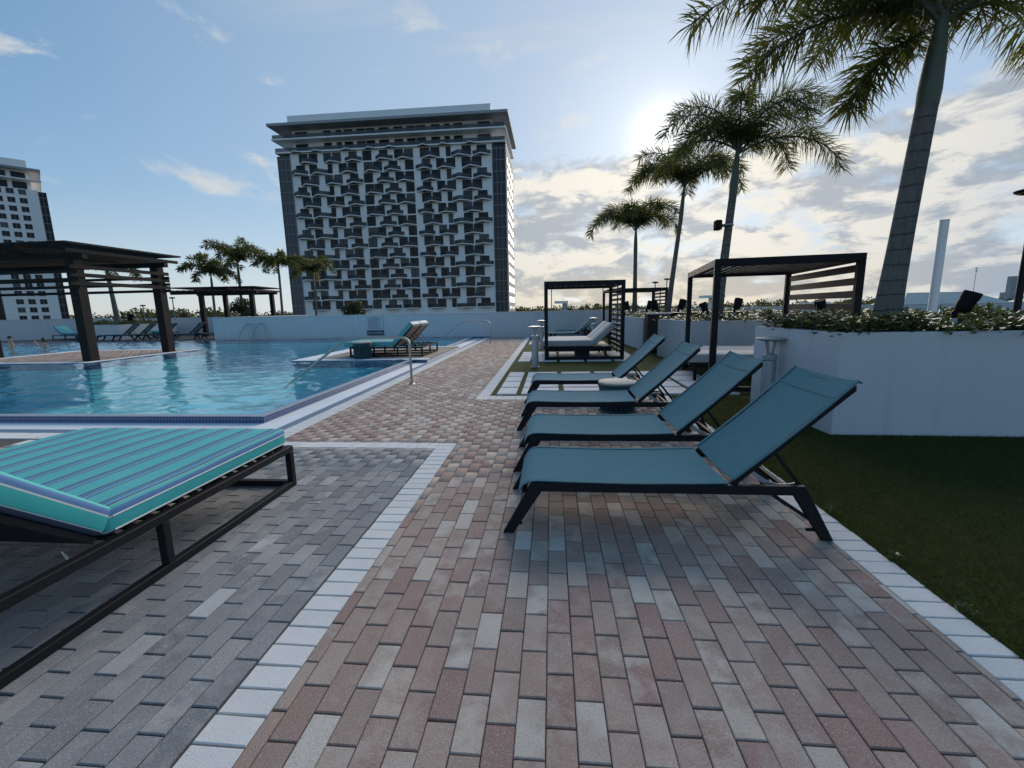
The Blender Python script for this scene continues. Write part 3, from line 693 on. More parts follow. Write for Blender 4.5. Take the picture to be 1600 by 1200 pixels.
r = empty('pavilion', (22.5, 60, -15), 0, 'small white flat roofed pavilion on the horizon beyond the palms', 'building')
MB().box(-1.5, 1.2, -1.0, 1.0, 17.3, 17.6).build('roof', 'tower_white', r); MB().box(-0.3, 1.0, -0.8, 0.8, 0, 17.3).build('wall', 'tower_white', r)
r = empty('radio_tower', (207, 220, -15), 0, 'pale stepped tower on the horizon between big palm and white pole', 'tower')
MB().box(-2.2, 2.2, -2.2, 2.2, 0, 19).build('base', 'far_grey', r); MB().box(-1.1, 1.1, -1.1, 1.1, 19, 26).build('shaft', 'far_grey', r)
def mast(x, y, top, label, heads=2, grp='far light masts'):
    r = empty('light_mast', (x, y, -15), 0, label, 'mast', grp)
    MB().tube([(0, 0, 0), (0, 0, top+15)], 0.07, 6).build('pole', 'tower_grey', r)
    for k in range(heads): MB().box(-0.35, 0.35, -0.15, 0.15, top+14.75-0.9*k, top+14.95-0.9*k).build('floodlight', 'black_plastic', r)
mast(8.2, 60, 4.3, 'thin light mast framed inside the open cabana', 1); mast(15.0, 60, 4.6, 'thin light mast just right of the leftmost right side palm', 1)
mast(17.0, 62, 5.1, 'thin light mast nearest the leaning middle palm trunk', 1); mast(1.3, 60, 4.8, 'thin light mast at the left post of the open cabana', 1)
mast(140, 160, 11.5, 'stadium floodlight mast between the big palm and the white pole', 2); mast(-56, 62, 4.2, 'pair of far lamp heads between the left pergola posts', 1); mast(-63, 64, 3.2, 'far lamp beside the left pergola front post', 1)
def shrub(x, y, z, rad, label):
    r = empty('shrub', (x, y, -0.05), 0, label, 'shrub')
    c = [(random.uniform(-rad, rad)*.7, random.uniform(-rad, rad)*.7, z+random.uniform(-.5, .5)*rad) for _ in range(9)]
    V, F = leaf_cloud(c, [rad*.5]*9, 130, 0.24); raw_obj('foliage', npmesh('foliage', V, F), 'wood_leaf', r)
    MB().tube([(0, 0, 0), (0.1, 0, z)], [0.08, 0.04], 7).build('stem', 'palm_trunk', r)
shrub(-26.6, 37, 2.1, 1.0, 'dark round shrub beside the far pergola posts'); shrub(-15.6, 36, 1.75, 0.9, 'dark round shrub in front of the tower base above the parapet')

# ------------------------------------------------------------------ palms
def frond(origin, az, el, length, droop, nleaf, ll, lw, parent, seed, curl=0.0):
    g = np.random.default_rng(seed); n = 22; pts = [np.zeros(3)]; e = el; a = az
    for i in range(n):
        t = i/n; e = el - droop*(t**1.35); a = az + curl*t
        pts.append(pts[-1]+np.array([math.cos(a)*math.cos(e), math.sin(a)*math.cos(e), math.sin(e)])*length/n)
    P = np.array(pts)
    t = np.linspace(0.13, 1.0, nleaf)+g.uniform(-.004, .004, nleaf); t = np.clip(t, 0, 0.999); idx = t*n; i0 = idx.astype(int); fr = (idx-i0)[:, None]
    base = P[i0]*(1-fr)+P[np.minimum(i0+1, n)]*fr; T = P[np.minimum(i0+1, n)]-P[i0]; T /= np.linalg.norm(T, axis=1)[:, None]
    side = np.cross(T, [0, 0, 1.0]); side /= np.linalg.norm(side, axis=1)[:, None]+1e-9; up = np.cross(side, T)
    phi = g.uniform(-1.1, math.pi+1.1, nleaf); fwd = g.uniform(0.12, 0.60, nleaf)[:, None]
    Dv = T*fwd + (side*np.cos(phi)[:, None]+up*np.sin(phi)[:, None]*0.75)*np.sqrt(1-fwd**2*.8); Dv[:, 2] -= 0.16; Dv /= np.linalg.norm(Dv, axis=1)[:, None]
    L_ = ll*(0.55+0.45*np.sin(np.clip(t, 0, 1)*math.pi*0.85+0.25))*g.uniform(0.8, 1.15, nleaf)
    Wd = np.cross(Dv, g.normal(size=(nleaf, 3))); Wd /= np.linalg.norm(Wd, axis=1)[:, None]; w = lw*g.uniform(.7, 1.2, nleaf)[:, None]/2
    mid = base+Dv*(L_*.5)[:, None]; tip = base+Dv*L_[:, None]; tip[:, 2] -= L_*0.22; mid[:, 2] -= L_*0.03
    V = np.concatenate([base[:, None]-Wd[:, None]*w[:, None]*.4, base[:, None]+Wd[:, None]*w[:, None]*.4, mid[:, None]+Wd[:, None]*w[:, None], tip[:, None], mid[:, None]-Wd[:, None]*w[:, None]], 1).reshape(-1, 3)
    b = np.arange(nleaf)*5; F = np.concatenate([np.stack([b, b+1, b+2, b+4], 1), np.stack([b+4, b+2, b+3, b+3], 1)])
    F4 = np.stack([b, b+1, b+2, b+4], 1); F3 = np.stack([b+4, b+2, b+3], 1)
    me = bpy.data.meshes.new('frond'); me.from_pydata(V.tolist(), [], F4.tolist()+F3.tolist()); me.update()
    o = raw_obj('frond', me, 'frond_leaf', parent); o.location = origin
    m = MB().tube([tuple(p) for p in P[::2]], [0.022*(1-k/len(P[::2]))*length/2.2+0.004 for k in range(len(P[::2]))], 6); m.build('rachis', 'crownshaft', o)
    return o
UP = [0, 0]
def palm(loc, base_r, top, lean, label, fronds, nleaf, ll, lw, grp, swell=0.0, seed=1, smooth_n=14):
    """top: height above loc; lean: (dx, dy) of the crown."""
    r = empty('palm_tree', loc, 0, label, 'palm', grp)
    pts, rad = [], []; N_ = 14; shaft = 0.74
    for i in range(N_+1):
        t = i/N_; pts.append((lean[0]*t**1.1, lean[1]*t, top*shaft*t)); rad.append(base_r*(0.70+0.30*math.exp(-t/0.22))*(1-0.14*t)*(1+swell*math.exp(-((t-.35)/.3)**2)))
    MB().tube(pts, rad, smooth_n).build('trunk', 'palm_trunk', r, smooth=True)
    p0 = Vector(pts[-1]); p1 = Vector((lean[0]*1.25, lean[1]*1.25, top))
    rr = rad[-1]
    MB().tube([p0-Vector((0, 0, .02)), p0+(p1-p0)*.15, p0+(p1-p0)*.55, p1], [rr*1.02, rr*1.09, rr*.92, rr*.5], smooth_n).build('crownshaft', 'crownshaft', r, smooth=True)
    for k, (az, el, ln, dr, cu) in enumerate(fronds):
        frond(p1-Vector((0, 0, random.uniform(0, .12))), R(az), R(min(80, el+UP[0])), ln, R(dr+UP[1]), nleaf, ll, lw, r, seed*100+k, R(cu))
    return r
def rand_fronds(n, ln, seed):
    g = random.Random(seed); return [(k*360/n*1.0+g.uniform(-14, 14), g.choice((62, 40, 22, 48))+g.uniform(-6, 6), ln*g.uniform(.85, 1.1), g.uniform(80, 125), g.uniform(-18, 18)) for k in range(n)]
GP = 'tall palms in the right planters'
# azimuth is measured from +X (image right) towards +Y (away)
palm((5.45, 4.75, 1.05), 0.172, 3.6, (0.17, 0.0), 'largest palm with ringed grey trunk in the near right planter',
     [(178, 30, 2.95, 72, 6), (196, 34, 2.4, 78, -12), (162, 24, 2.1, 80, 8), (140, 40, 2.3, 85, 0), (20, 30, 2.3, 80, 8), (-25, 28, 2.1, 85, -8), (60, 45, 2.3, 80, 0), (100, 50, 2.3, 85, 0), (290, 58, 1.7, 60, 0), (185, 66, 2.5, 70, 0), (172, -20, 1.2, 58, 0)], 460, 0.50, 0.019, GP, 0.0, 3, 20)
UP[:] = [17, 30]
palm((5.75, 11.3, 1.05), 0.155, 4.3, (0.22, 0.0), 'second palm with a black box on its trunk behind the slatted cabana',
     [(185, 48, 2.5, 105, 6), (160, 22, 2.3, 95, -8), (205, 30, 2.3, 110, 0), (5, 46, 2.6, 108, 6), (-12, 8, 2.7, 72, -10), (25, 30, 2.4, 100, 8), (60, 50, 2.4, 100, 0), (110, 55, 2.4, 95, 0), (250, 52, 2.3, 100, 0), (300, 45, 2.3, 105, 0), (335, 60, 2.5, 110, 0), (175, 70, 2.3, 95, 0)], 430, 0.54, 0.021, GP, 0.03, 4)
palm((5.42, 15.2, 1.0), 0.115, 4.5, (0.32, 0.0), 'third palm with curved slim trunk between slatted cabana and smaller palm',
     [(178, 30, 2.3, 95, 5), (200, 45, 2.2, 110, 0), (150, 50, 2.2, 100, 0), (-5, 30, 2.4, 105, 6), (-30, 45, 2.3, 105, 0), (30, 50, 2.3, 100, 0), (70, 40, 2.2, 100, 0), (110, 55, 2.2, 100, 0), (250, 50, 2.3, 100, 0), (295, 40, 2.2, 105, 0), (180, 62, 2.2, 90, 0)], 350, 0.52, 0.025, GP, 0.03, 5)
palm((4.85, 18.4, 1.0), 0.125, 3.65, (-0.03, 0.0), 'leftmost and smallest of the right side palms beside the open cabana',
     [(180, 36, 2.5, 115, 5), (205, 50, 2.2, 110, 0), (150, 50, 2.2, 100, 0), (0, 34, 2.2, 105, 6), (-35, 50, 2.2, 105, 0), (35, 45, 2.2, 100, 0), (70, 55, 2.2, 100, 0), (110, 50, 2.2, 100, 0), (250, 45, 2.2, 100, 0), (295, 55, 2.2, 105, 0)], 320, 0.52, 0.028, GP, 0.03, 6)
UP[:] = [8, 10]
GL = 'palms beyond the pool wall'
palm((-28.9, 40, 0), 0.2, 6.4, (0.1, 0), 'tallest of the left palms rising behind the far pergola', rand_fronds(12, 3.2, 11)+[(90, 84, 2.6, 20, 0)], 190, 0.7, 0.07, GL, 0, 7, 10)
palm((-24.8, 40, 0), 0.17, 6.0, (0.1, 0), 'left palm standing between the far pergola and the tower edge', rand_fronds(11, 2.9, 12), 180, 0.65, 0.07, GL, 0, 8, 10)
palm((-24.1, 45, 0), 0.16, 5.7, (0.1, 0), 'palm standing directly in front of the balcony tower', rand_fronds(11, 2.9, 13), 180, 0.65, 0.07, GL, 0, 9, 10)
palm((-28.6, 36, 0), 0.16, 5.0, (0.1, 0), 'short palm crown resting just above the far pergola roof', rand_fronds(11, 2.7, 14), 180, 0.6, 0.07, GL, 0, 10, 10)
palm((-28.9, 27.3, 0.9), 0.2, 4.0, (-0.15, 0), 'palm in the square planter seen between the left pergola posts', rand_fronds(11, 2.5, 15), 170, 0.55, 0.06, GL, 0.1, 16, 12)

# ------------------------------------------------------------------ planters, ground cover, spotlights
def planter(poly, h, label, cover=True, nleaf=0, over=0.12, lsize=0.075):
    r = empty('planter', (0, 0, 0), 0, label, 'planter', 'white planters')
    pv = [Vector(p) for p in poly]; n = len(pv); c = sum(pv, Vector((0, 0)))/n; th = 0.14
    inner = []
    for i in range(n):
        a, b, d = pv[i-1], pv[i], pv[(i+1) % n]; e1 = (b-a).normalized(); e2 = (d-b).normalized(); n1 = Vector((-e1.y, e1.x)); n2 = Vector((-e2.y, e2.x))
        m = (n1+n2).normalized(); inner.append(b+m*(th/max(0.4, m.dot(n1))))
    V = [(p.x, p.y, -0.03) for p in pv]+[(p.x, p.y, h) for p in pv]+[(p.x, p.y, h) for p in inner]+[(p.x, p.y, h-0.12) for p in inner]
    F = []
    for i in range(n):
        j = (i+1) % n; F += [(i, j, n+j, n+i), (n+i, n+j, 2*n+j, 2*n+i), (2*n+i, 2*n+j, 3*n+j, 3*n+i)]
    MB().add(V, F).build('planter_wall', 'stucco_white', r, bevel=0.008)
    MB().prism([tuple(p) for p in inner], h-0.3, h-0.05).build('soil', 'soil', r)
    if nleaf:
        xs = [p.x for p in pv]; ys = [p.y for p in pv]; P = []
        def inside(x, y, grow):
            s = None
            for i in range(n):
                a, b = pv[i], pv[(i+1) % n]; d = (b-a).normalized(); dist = (x-a.x)*(-d.y)+(y-a.y)*d.x
                if dist < -grow: return False
            return True
        while len(P) < nleaf:
            x, y = random.uniform(min(xs)-over, max(xs)+over), random.uniform(min(ys)-over, max(ys)+over)
            if not inside(x, y, -0.02 if random.random() < 0.9 else over): continue
            if not inview((x, y, h), 60): 
                if random.random() < 0.9: 
                    if random.random() < 0.02: nleaf -= 1
                    continue
            hh = 0.17+0.07*math.sin(3.1*x+1.3*y)+0.05*math.sin(7*x-4*y)
            P.append((x, y, h-0.05+hh*math.sqrt(random.random())))
        P = np.array(P); m = len(P); u = rng.normal(size=(m, 3)); u[:, 2] = np.abs(u[:, 2])*0.5-0.15; u /= np.linalg.norm(u, axis=1)[:, None]
        w = np.cross(u, np.array([0, 0, 1.0])+rng.normal(size=(m, 3))*.5); w /= np.linalg.norm(w, axis=1)[:, None]; s = lsize*rng.uniform(.6, 1.25, m)[:, None]
        nn = np.cross(u, w)
        V = np.stack([P, P+u*s*.5+w*s*.27+nn*s*.08, P+u*s, P+u*s*.5-w*s*.27+nn*s*.08], 1).reshape(-1, 3)
        o = raw_obj('ground_cover', npmesh('ground_cover', V, np.arange(m*4).reshape(-1, 4)), 'cover_leaf', r); o['kind'] = 'stuff'
    return r
planter([(4.44, 3.92), (11.5, 3.70), (11.5, 5.0), (4.32, 5.72)], 1.15, 'long white planter with leafy cover under the largest palm at right', nleaf=15000)
planter([(4.76, 10.2), (10.5, 9.3), (10.8, 12.4), (4.45, 12.4)], 1.08, 'white angled planter behind the slatted cabana holding the second palm', nleaf=7000, lsize=0.09)
planter([(4.34, 14.0), (9.0, 14.0), (9.0, 19.6), (3.95, 19.6)], 1.08, 'white planter left of the dark wood cabinet holding two palms', nleaf=5000, lsize=0.11)
planter([(-30.0, 25.6), (-26.4, 24.9), (-25.6, 28.4), (-29.8, 28.6)], 0.95, 'grey white square planter far left behind the loungers', nleaf=1400, lsize=0.22)
def spotlight(loc, az, s, label, post=0.2):
    r = empty('spotlight', loc, az, label, 'spotlight', 'black planter spotlights')
    MB().box(-0.035*s, 0.035*s, -0.035*s, 0.035*s, -0.15, post).build('post', 'bollard_grey', r, bevel=0.004)
    MB().tube([(0, 0, post), (0, 0, post+.07*s), (0.03*s, 0, post+.13*s)], [.036*s, .04*s, .03*s], 10).build('knuckle', 'black_plastic', r)
    d = Vector((0.34, 0, 0.94)); a = Vector((0.075*s, 0, post+.13*s)); c = a-d*0.03*s
    MB().tube([c-d*.02*s, c, c+d*.06*s, c+d*.17*s, c+d*.172*s, c+d*.24*s, c+d*.27*s], [.05*s, .085*s, .098*s, .10*s, .108*s, .108*s, .105*s], 16).build('lamp_head', 'black_plastic', r, smooth=True)
    return r
spotlight((5.83, 4.25, 1.12), R(-30), 0.80, 'large black spotlight on a pale post right of the biggest palm', 0.16)
spotlight((4.89, 5.05, 1.15), R(200), 0.62, 'black spotlight in front of the slatted cabana panel', 0.14)
spotlight((6.0, 10.8, 1.05), R(30), 0.95, 'black spotlight right of the second palm trunk', 0.22)
spotlight((5.38, 10.95, 1.05), R(160), 0.85, 'black spotlight left of the second palm trunk beside the cabana post', 0.18)
spotlight((5.05, 15.0, 1.05), R(160), 1.2, 'black spotlight left of the third palm trunk', 0.18)
spotlight((5.75, 15.0, 1.05), R(20), 1.2, 'black spotlight right of the third palm trunk', 0.18)
spotlight((4.55, 17.9, 1.05), R(170), 1.2, 'black spotlight left of the smallest right side palm', 0.18)
spotlight((5.25, 17.9, 1.05), R(10), 1.2, 'black spotlight right of the smallest right side palm', 0.18)
spotlight((-29.9, 26.2, 0.9), R(160), 1.6, 'small far spotlight left of the planter palm trunk', 0.15)
spotlight((-27.0, 26.2, 0.9), R(20), 1.6, 'small far spotlight right of the planter palm trunk', 0.15)
r = empty('trunk_speaker', (5.64, 11.12, 3.5), 0, 'small black box strapped to the second palm trunk', 'speaker')
MB().box(-0.15, 0.02, -0.1, 0.1, -0.13, 0.12).build('housing', 'black_plastic', r, bevel=0.03, segs=2); MB().lathe([(0.19, 0.0), (0.192, 0.03)], 18, (0.20, 0.18)).build('strap', 'bollard_grey', r)
r = empty('white_pole', (9.33, 9.0, 0), 0, 'plain white round pole right of the largest palm', 'pole')
MB().lathe([(0.078, 0), (0.078, 3.08)], 20).build('shaft', 'tower_white', r, smooth=True); MB().lathe([(0.081, 3.08), (0.081, 3.10)], 20).build('cap', 'tower_white', r)
r = empty('lamp_post', (10.02, 8.0, 0), 0, 'dark lamp post with flat disc head cut by the right edge', 'lamp post')
MB().tube([(0, 0, 0), (0, 0, 3.3)], 0.055, 12).build('pole', 'frame', r, smooth=True); MB().lathe([(0.05, 3.3), (0.28, 3.38), (0.30, 3.41), (0.1, 3.47)], 24).build('lamp_head', 'frame', r, smooth=True); MB().lathe([(0.02, 3.335), (0.25, 3.362)], 24, cap=False).build('diffuser', 'lamp_glow_shade', r)

# ------------------------------------------------------------------ bollard lights
def bollard(loc, label, rz=0.4):
    r = empty('bollard_light', loc, rz, label, 'bollard light', 'grey bollard lights')
    MB().lathe([(0.105, 0), (0.105, 0.012), (0.088, 0.014), (0.086, 0.70), (0.082, 0.72)], 24).build('post', 'bollard_grey', r, smooth=True)
    MB().lathe([(0.088, 0.725), (0.092, 0.735), (0.088, 0.80), (0.05, 0.815)], 24).build('collar', 'bollard_grey', r, smooth=True)
    for s in (-1, 1): MB().tube([(0.035*s, 0, 0.80), (0.055*s, 0, 0.88), (0.085*s, 0, 0.985)], [0.022, 0.017, 0.024], 10).build('strut', 'bollard_grey', r, smooth=True)
    MB().lathe([(0.10, 0.985), (0.165, 1.0), (0.178, 1.012), (0.172, 1.026), (0.08, 1.04), (0.01, 1.043)], 28).build('disc', 'bollard_grey', r, smooth=True)
bollard((4.22, 5.0, 0), 'grey bollard light with V struts beside the near right planter', 0.5)
bollard((0.86, 9.9, 0), 'grey bollard light nearest the walkway left of the open cabana', 1.2)
bollard((0.93, 14.9, 0), 'grey bollard light directly behind the nearer walkway bollard', 1.2)
bollard((3.0, 17.3, 0), 'farthest grey bollard light above the white cabana cushions', 0.3)

# ------------------------------------------------------------------ sling loungers
def sheet(path, y0, y1, th, ny=9, sag=0.012):
    """thin cloth strip: path = [(x, z)], spans y0..y1 and hangs a little in the middle"""
    V = []; F = []; n = len(path)
    for s in (0, 1):
        for (x, z) in path:
            for j in range(ny):
                t = j/(ny-1); V.append((x, y0+(y1-y0)*t, z-sag*4*t*(1-t)-s*th))
    k = n*ny
    for i in range(n-1):
        for j in range(ny-1):
            a = i*ny+j; F.append((a, a+ny, a+ny+1, a+1)); F.append((k+a, k+a+1, k+a+ny+1, k+a+ny))
    for i in range(n-1): a = i*ny; F.append((a, k+a, k+a+ny, a+ny)); a = i*ny+ny-1; F.append((a, a+ny, k+a+ny, k+a))
    for j in range(ny-1): F.append((j, j+1, k+j+1, k+j)); a = (n-1)*ny+j; F.append((a, k+a, k+a+1, a+1))
    return V, F
def make_sling():
    r = empty('sling_lounger'); W = 0.76; bx, bz, ba = 1.44, 0.375, R(42.8); BL = 0.93
    bdir = Vector((math.cos(ba), 0, math.sin(ba)))
    for y in (0.02, W-0.02):
        MB().box(0.165, 1.885, y-0.02, y+0.02, 0.298, 0.358).build('side_rail', 'frame', r, bevel=0.005)
        s = 1 if y < 0.3 else -1
        MB().add([(x, y+d, z) for d in (-0.021, 0.021) for x, z in ((-0.025, 0), (0.045, 0), (0.235, 0.297), (0.163, 0.345))], [(0,1,2,3), (7,6,5,4), (0,4,5,1), (1,5,6,2), (2,6,7,3), (3,7,4,0)]).build('leg', 'frame', r, bevel=0.004)
        MB().add([(x, y+d, z) for d in (-0.021, 0.021) for x, z in ((2.005, 0), (2.075, 0), (1.887, 0.345), (1.815, 0.297))], [(0,1,2,3), (7,6,5,4), (0,4,5,1), (1,5,6,2), (2,6,7,3), (3,7,4,0)]).build('leg', 'frame', r, bevel=0.004)
        for x, w in ((0.06, 1), (1.965, -1)): MB().tube([(x, y, 0.065), (x+0.035*w, y+0.03*s, 0.05)], 0.012, 8).build('foot_peg', 'black_plastic', r)
        MB().bar((bx, y+0.025*s, bz-0.032), Vector((bx, y+0.025*s, bz-0.032))+bdir*BL, 0.028, 0.036).build('back_rail', 'frame', r, bevel=0.004)
        MB().bar((1.69, y+0.045*s, 0.58), (1.90, y+0.045*s, 0.31), 0.016, 0.022).build('prop', 'frame', r)
        pts = [(1.56+0.30*t, y+0.06*s, 0.44-0.10*t-0.05*math.sin(math.pi*t)) for t in [k/8 for k in range(9)]]
        m = MB()
        for p, q in zip(pts, pts[1:]): m.bar(p, q, 0.008, 0.03)
        m.build('ratchet', 'bollard_grey', r)
        MB().bar((1.70, y, 0.29), (1.965, y, 0.11), 0.02, 0.022).build('brace', 'frame', r)
    for x, z in ((0.12, 0.285), (1.40, 0.315), (1.80, 0.315)): MB().bar((x, 0.04, z), (x, W-0.04, z), 0.03, 0.026).build('crossbar', 'frame', r)
    e = Vector((bx, 0, bz-0.034))+bdir*BL; MB().bar((e.x, 0.042, e.z), (e.x, W-0.042, e.z), 0.024, 0.03).build('crossbar', 'frame', r)
    path = [(0.075, 0.268), (0.09, 0.30), (0.115, 0.338), (0.15, 0.360), (0.20, 0.368)]+[(0.2+k*0.122, 0.369-0.012*math.sin(math.pi*k/10)) for k in range(1, 11)]
    spath = list(path); V, F = sheet(path, 0.012, W-0.012, 0.005, 9, 0.010); MB().add(V, F).build('seat_sling', 'sling_teal', r, smooth=True)
    nrm = Vector((-math.sin(ba), 0, math.cos(ba))); path = []
    for k in range(13):
        t = k/12; p = Vector((bx+0.005, 0, bz+0.004))+bdir*(0.012+t*(BL+0.0))+nrm*(-0.010*math.sin(math.pi*t)+0.004); path.append((p.x, p.z))
    path.append((path[-1][0]+0.016, path[-1][1]-0.012))
    V, F = sheet(path, 0.018, W-0.018, 0.005, 9, 0.014); MB().add(V, F).build('back_sling', 'sling_teal', r, smooth=True)
    q = path[10]; q2 = (q[0]+bdir.x*.016, q[1]+bdir.z*.016)
    V, F = sheet([(q[0]+nrm.x*.0025, q[1]+nrm.z*.0025), (q2[0]+nrm.x*.0025, q2[1]+nrm.z*.0025)], 0.022, W-0.022, 0.003, 9, 0.014); MB().add(V, F).build('seam', 'sling_hem', r)
    for ya, yb in ((0.016, 0.046), (W-0.046, W-0.016)):
        V, F = sheet([(a+nrm.x*.003, b+nrm.z*.003) for a, b in path[:-1]], ya, yb, 0.003, 3, 0.0); MB().add(V, F).build('hem', 'sling_hem', r, smooth=True)
    for ya, yb in ((0.010, 0.040), (W-0.040, W-0.010)):
        V, F = sheet([(a, b+.0025) for a, b in spath], ya, yb, 0.003, 3, 0.0); MB().add(V, F).build('hem', 'sling_hem', r, smooth=True)
    return r
GSL = 'teal sling loungers in a row along the turf'
proto = make_sling()
SPOTS = [((0.97, 1.51, 0), 0.0, 'nearest teal sling lounger with raised back and black frame'), ((0.94, 2.63, 0), 0.004, 'second teal sling lounger from the camera in the front row'),
         ((0.86, 4.01, 0), -0.006, 'third teal sling lounger, just in front of the round woven table'), ((0.86, 5.60, 0), 0.006, 'fourth and farthest teal sling lounger of the near row, over the pads')]
for i, (p, a, lab) in enumerate(SPOTS):
    o = proto if i == 0 else copy_tree(proto); o.location = p; o.rotation_euler = (0, 0, a); tag(o, lab, 'lounger', GSL)
for i in range(3):
    o = copy_tree(proto); o.location = (0.9+0.22*i, 18.3+0.98*i, 0); o.rotation_euler = (0, 0, 0)
    tag(o, ['front one of three small teal loungers by the parapet behind the cabana', 'middle one of three small teal loungers by the parapet behind the cabana', 'rear one of three small teal loungers closest to the parapet'][i], 'lounger', 'teal loungers by the parapet')
for i, (x, y, rz, lab) in enumerate([(-26.5, 23.4, 20, 'far left teal lounger beside the dark woven table'), (-25.2, 23.2, 20, 'far left teal lounger, second from the woven table'), (-23.9, 23.4, 14, 'far teal lounger seen just left of the rear pergola post'), (-22.1, 23.6, 10, 'far teal lounger just right of the rear pergola post'), (-20.3, 23.7, 8, 'far teal lounger closest to the corner of the parapet wall')]):
    o = copy_tree(proto); o.location = (x, y, 0); o.rotation_euler = (0, 0, R(rz)); tag(o, lab, 'lounger', 'teal loungers across the pool')

def woven_table(loc, label, h=0.40, rad=0.265, top=True, s=1.0):
    r = empty('woven_table', loc, 0, label, 'side table', 'round woven side tables')
    MB().lathe([(rad*.86, 0.01), (rad*.9, h*.5), (rad*.93, h-0.02)], 28).build('core', 'woven_dark', r, smooth=True)
    m = MB()
    for k in range(44):
        a = 2*math.pi*k/44; a2 = a+(0.10 if k % 2 else -0.10)
        m.tube([(rad*.90*math.cos(a), rad*.90*math.sin(a), 0.0), (rad*.95*math.cos((a+a2)/2), rad*.95*math.sin((a+a2)/2), h*.5), (rad*.96*math.cos(a2), rad*.96*math.sin(a2), h-0.01)], 0.009, 5)
    m.build('woven_cords', 'woven', r, smooth=True)
    for z in (0.012, h-0.02, h*0.86): MB().tube([(rad*.97*math.cos(2*math.pi*k/28), rad*.97*math.sin(2*math.pi*k/28), z) for k in range(29)], 0.014, 6).build('woven_band', 'woven', r, smooth=True)
    MB().lathe([(rad*.98, h), (rad*1.04, h+0.005), (rad*1.04, h+0.028), (rad*1.0, h+0.034)], 36).build('table_top', 'stone_top' if top else 'woven', r, smooth=True)
woven_table((2.22, 5.12, 0), 'round woven table with pale top between two teal loungers', 0.395, 0.265)
woven_table((-4.42, 11.62, 0.085), 'woven side table at the foot of the double pool lounger', 0.46, 0.27)
woven_table((2.2, 12.3, 0), 'dark woven stool under the white bed of the open cabana', 0.34, 0.24, False)
woven_table((-27.3, 23.5, 0), 'dark woven table beside the far left loungers', 0.42, 0.42, False)
woven_table((-21.6, 23.3, 0), 'dark woven table between far loungers near the parapet corner', 0.42, 0.36, False)

# ------------------------------------------------------------------ cushions and daybeds
def cushion(mb_size, bev=0.035):
    x, y, z = mb_size; return MB().box(0, x, 0, y, 0, z).mesh('cushion', bev, 3, True)
def frame_loop(name, p, q, h0, h1, w, parent, mat='frame', mids=()):
    """rectangular tube loop in the vertical plane through p-q"""
    p = Vector(p); q = Vector(q); d = (q-p).normalized(); m = MB()
    up = Vector((0, 0, 1))
    m.bar(p+up*h1-d*w/2, q+up*h1+d*w/2, w, w); m.build('top_rail', mat, parent, bevel=0.004)
    MB().bar(p+up*(h0), q+up*(h0), w-0.004, w-0.004).build('bottom_rail', mat, parent, bevel=0.004)
    for c in (p, q): MB().bar(c+up*(h0-w/2), c+up*(h1-w/2), w, w).build('leg', mat, parent, bevel=0.004)
    for t in mids: c = p+(q-p)*t; MB().bar(c+up*(h0+w/2-0.002), c+up*(h1-w/2), w-0.002, w-0.002).build('leg', mat, parent, bevel=0.004)
def soften(me, amp=0.006, crown=0.018):
    bm = bmesh.new(); bm.from_mesh(me)
    es = [e for e in bm.edges if e.calc_length() > 0.2]; bmesh.ops.subdivide_edges(bm, edges=es, cuts=16, use_grid_fill=True)
    xs = [v.co.x for v in bm.verts]; ys = [v.co.y for v in bm.verts]; x0, x1, y0, y1 = min(xs), max(xs), min(ys), max(ys)
    from mathutils import noise as nz
    for v in bm.verts:
        u, w = (v.co.x-x0)/(x1-x0), (v.co.y-y0)/(y1-y0); k = min(1, 16*u*(1-u)*w*(1-w))
        n = nz.noise(Vector((v.co.x*3.1, v.co.y*3.1, 1.7)))*amp + nz.noise(Vector((v.co.x*11, v.co.y*4, 4.2)))*amp*0.4
        if v.co.z > 0.1: v.co.z += crown*k*0.6 + n
        else: v.co.z += n*0.3
    for f in bm.faces: f.smooth = True
    bm.to_mesh(me); bm.free(); me.update(); return me
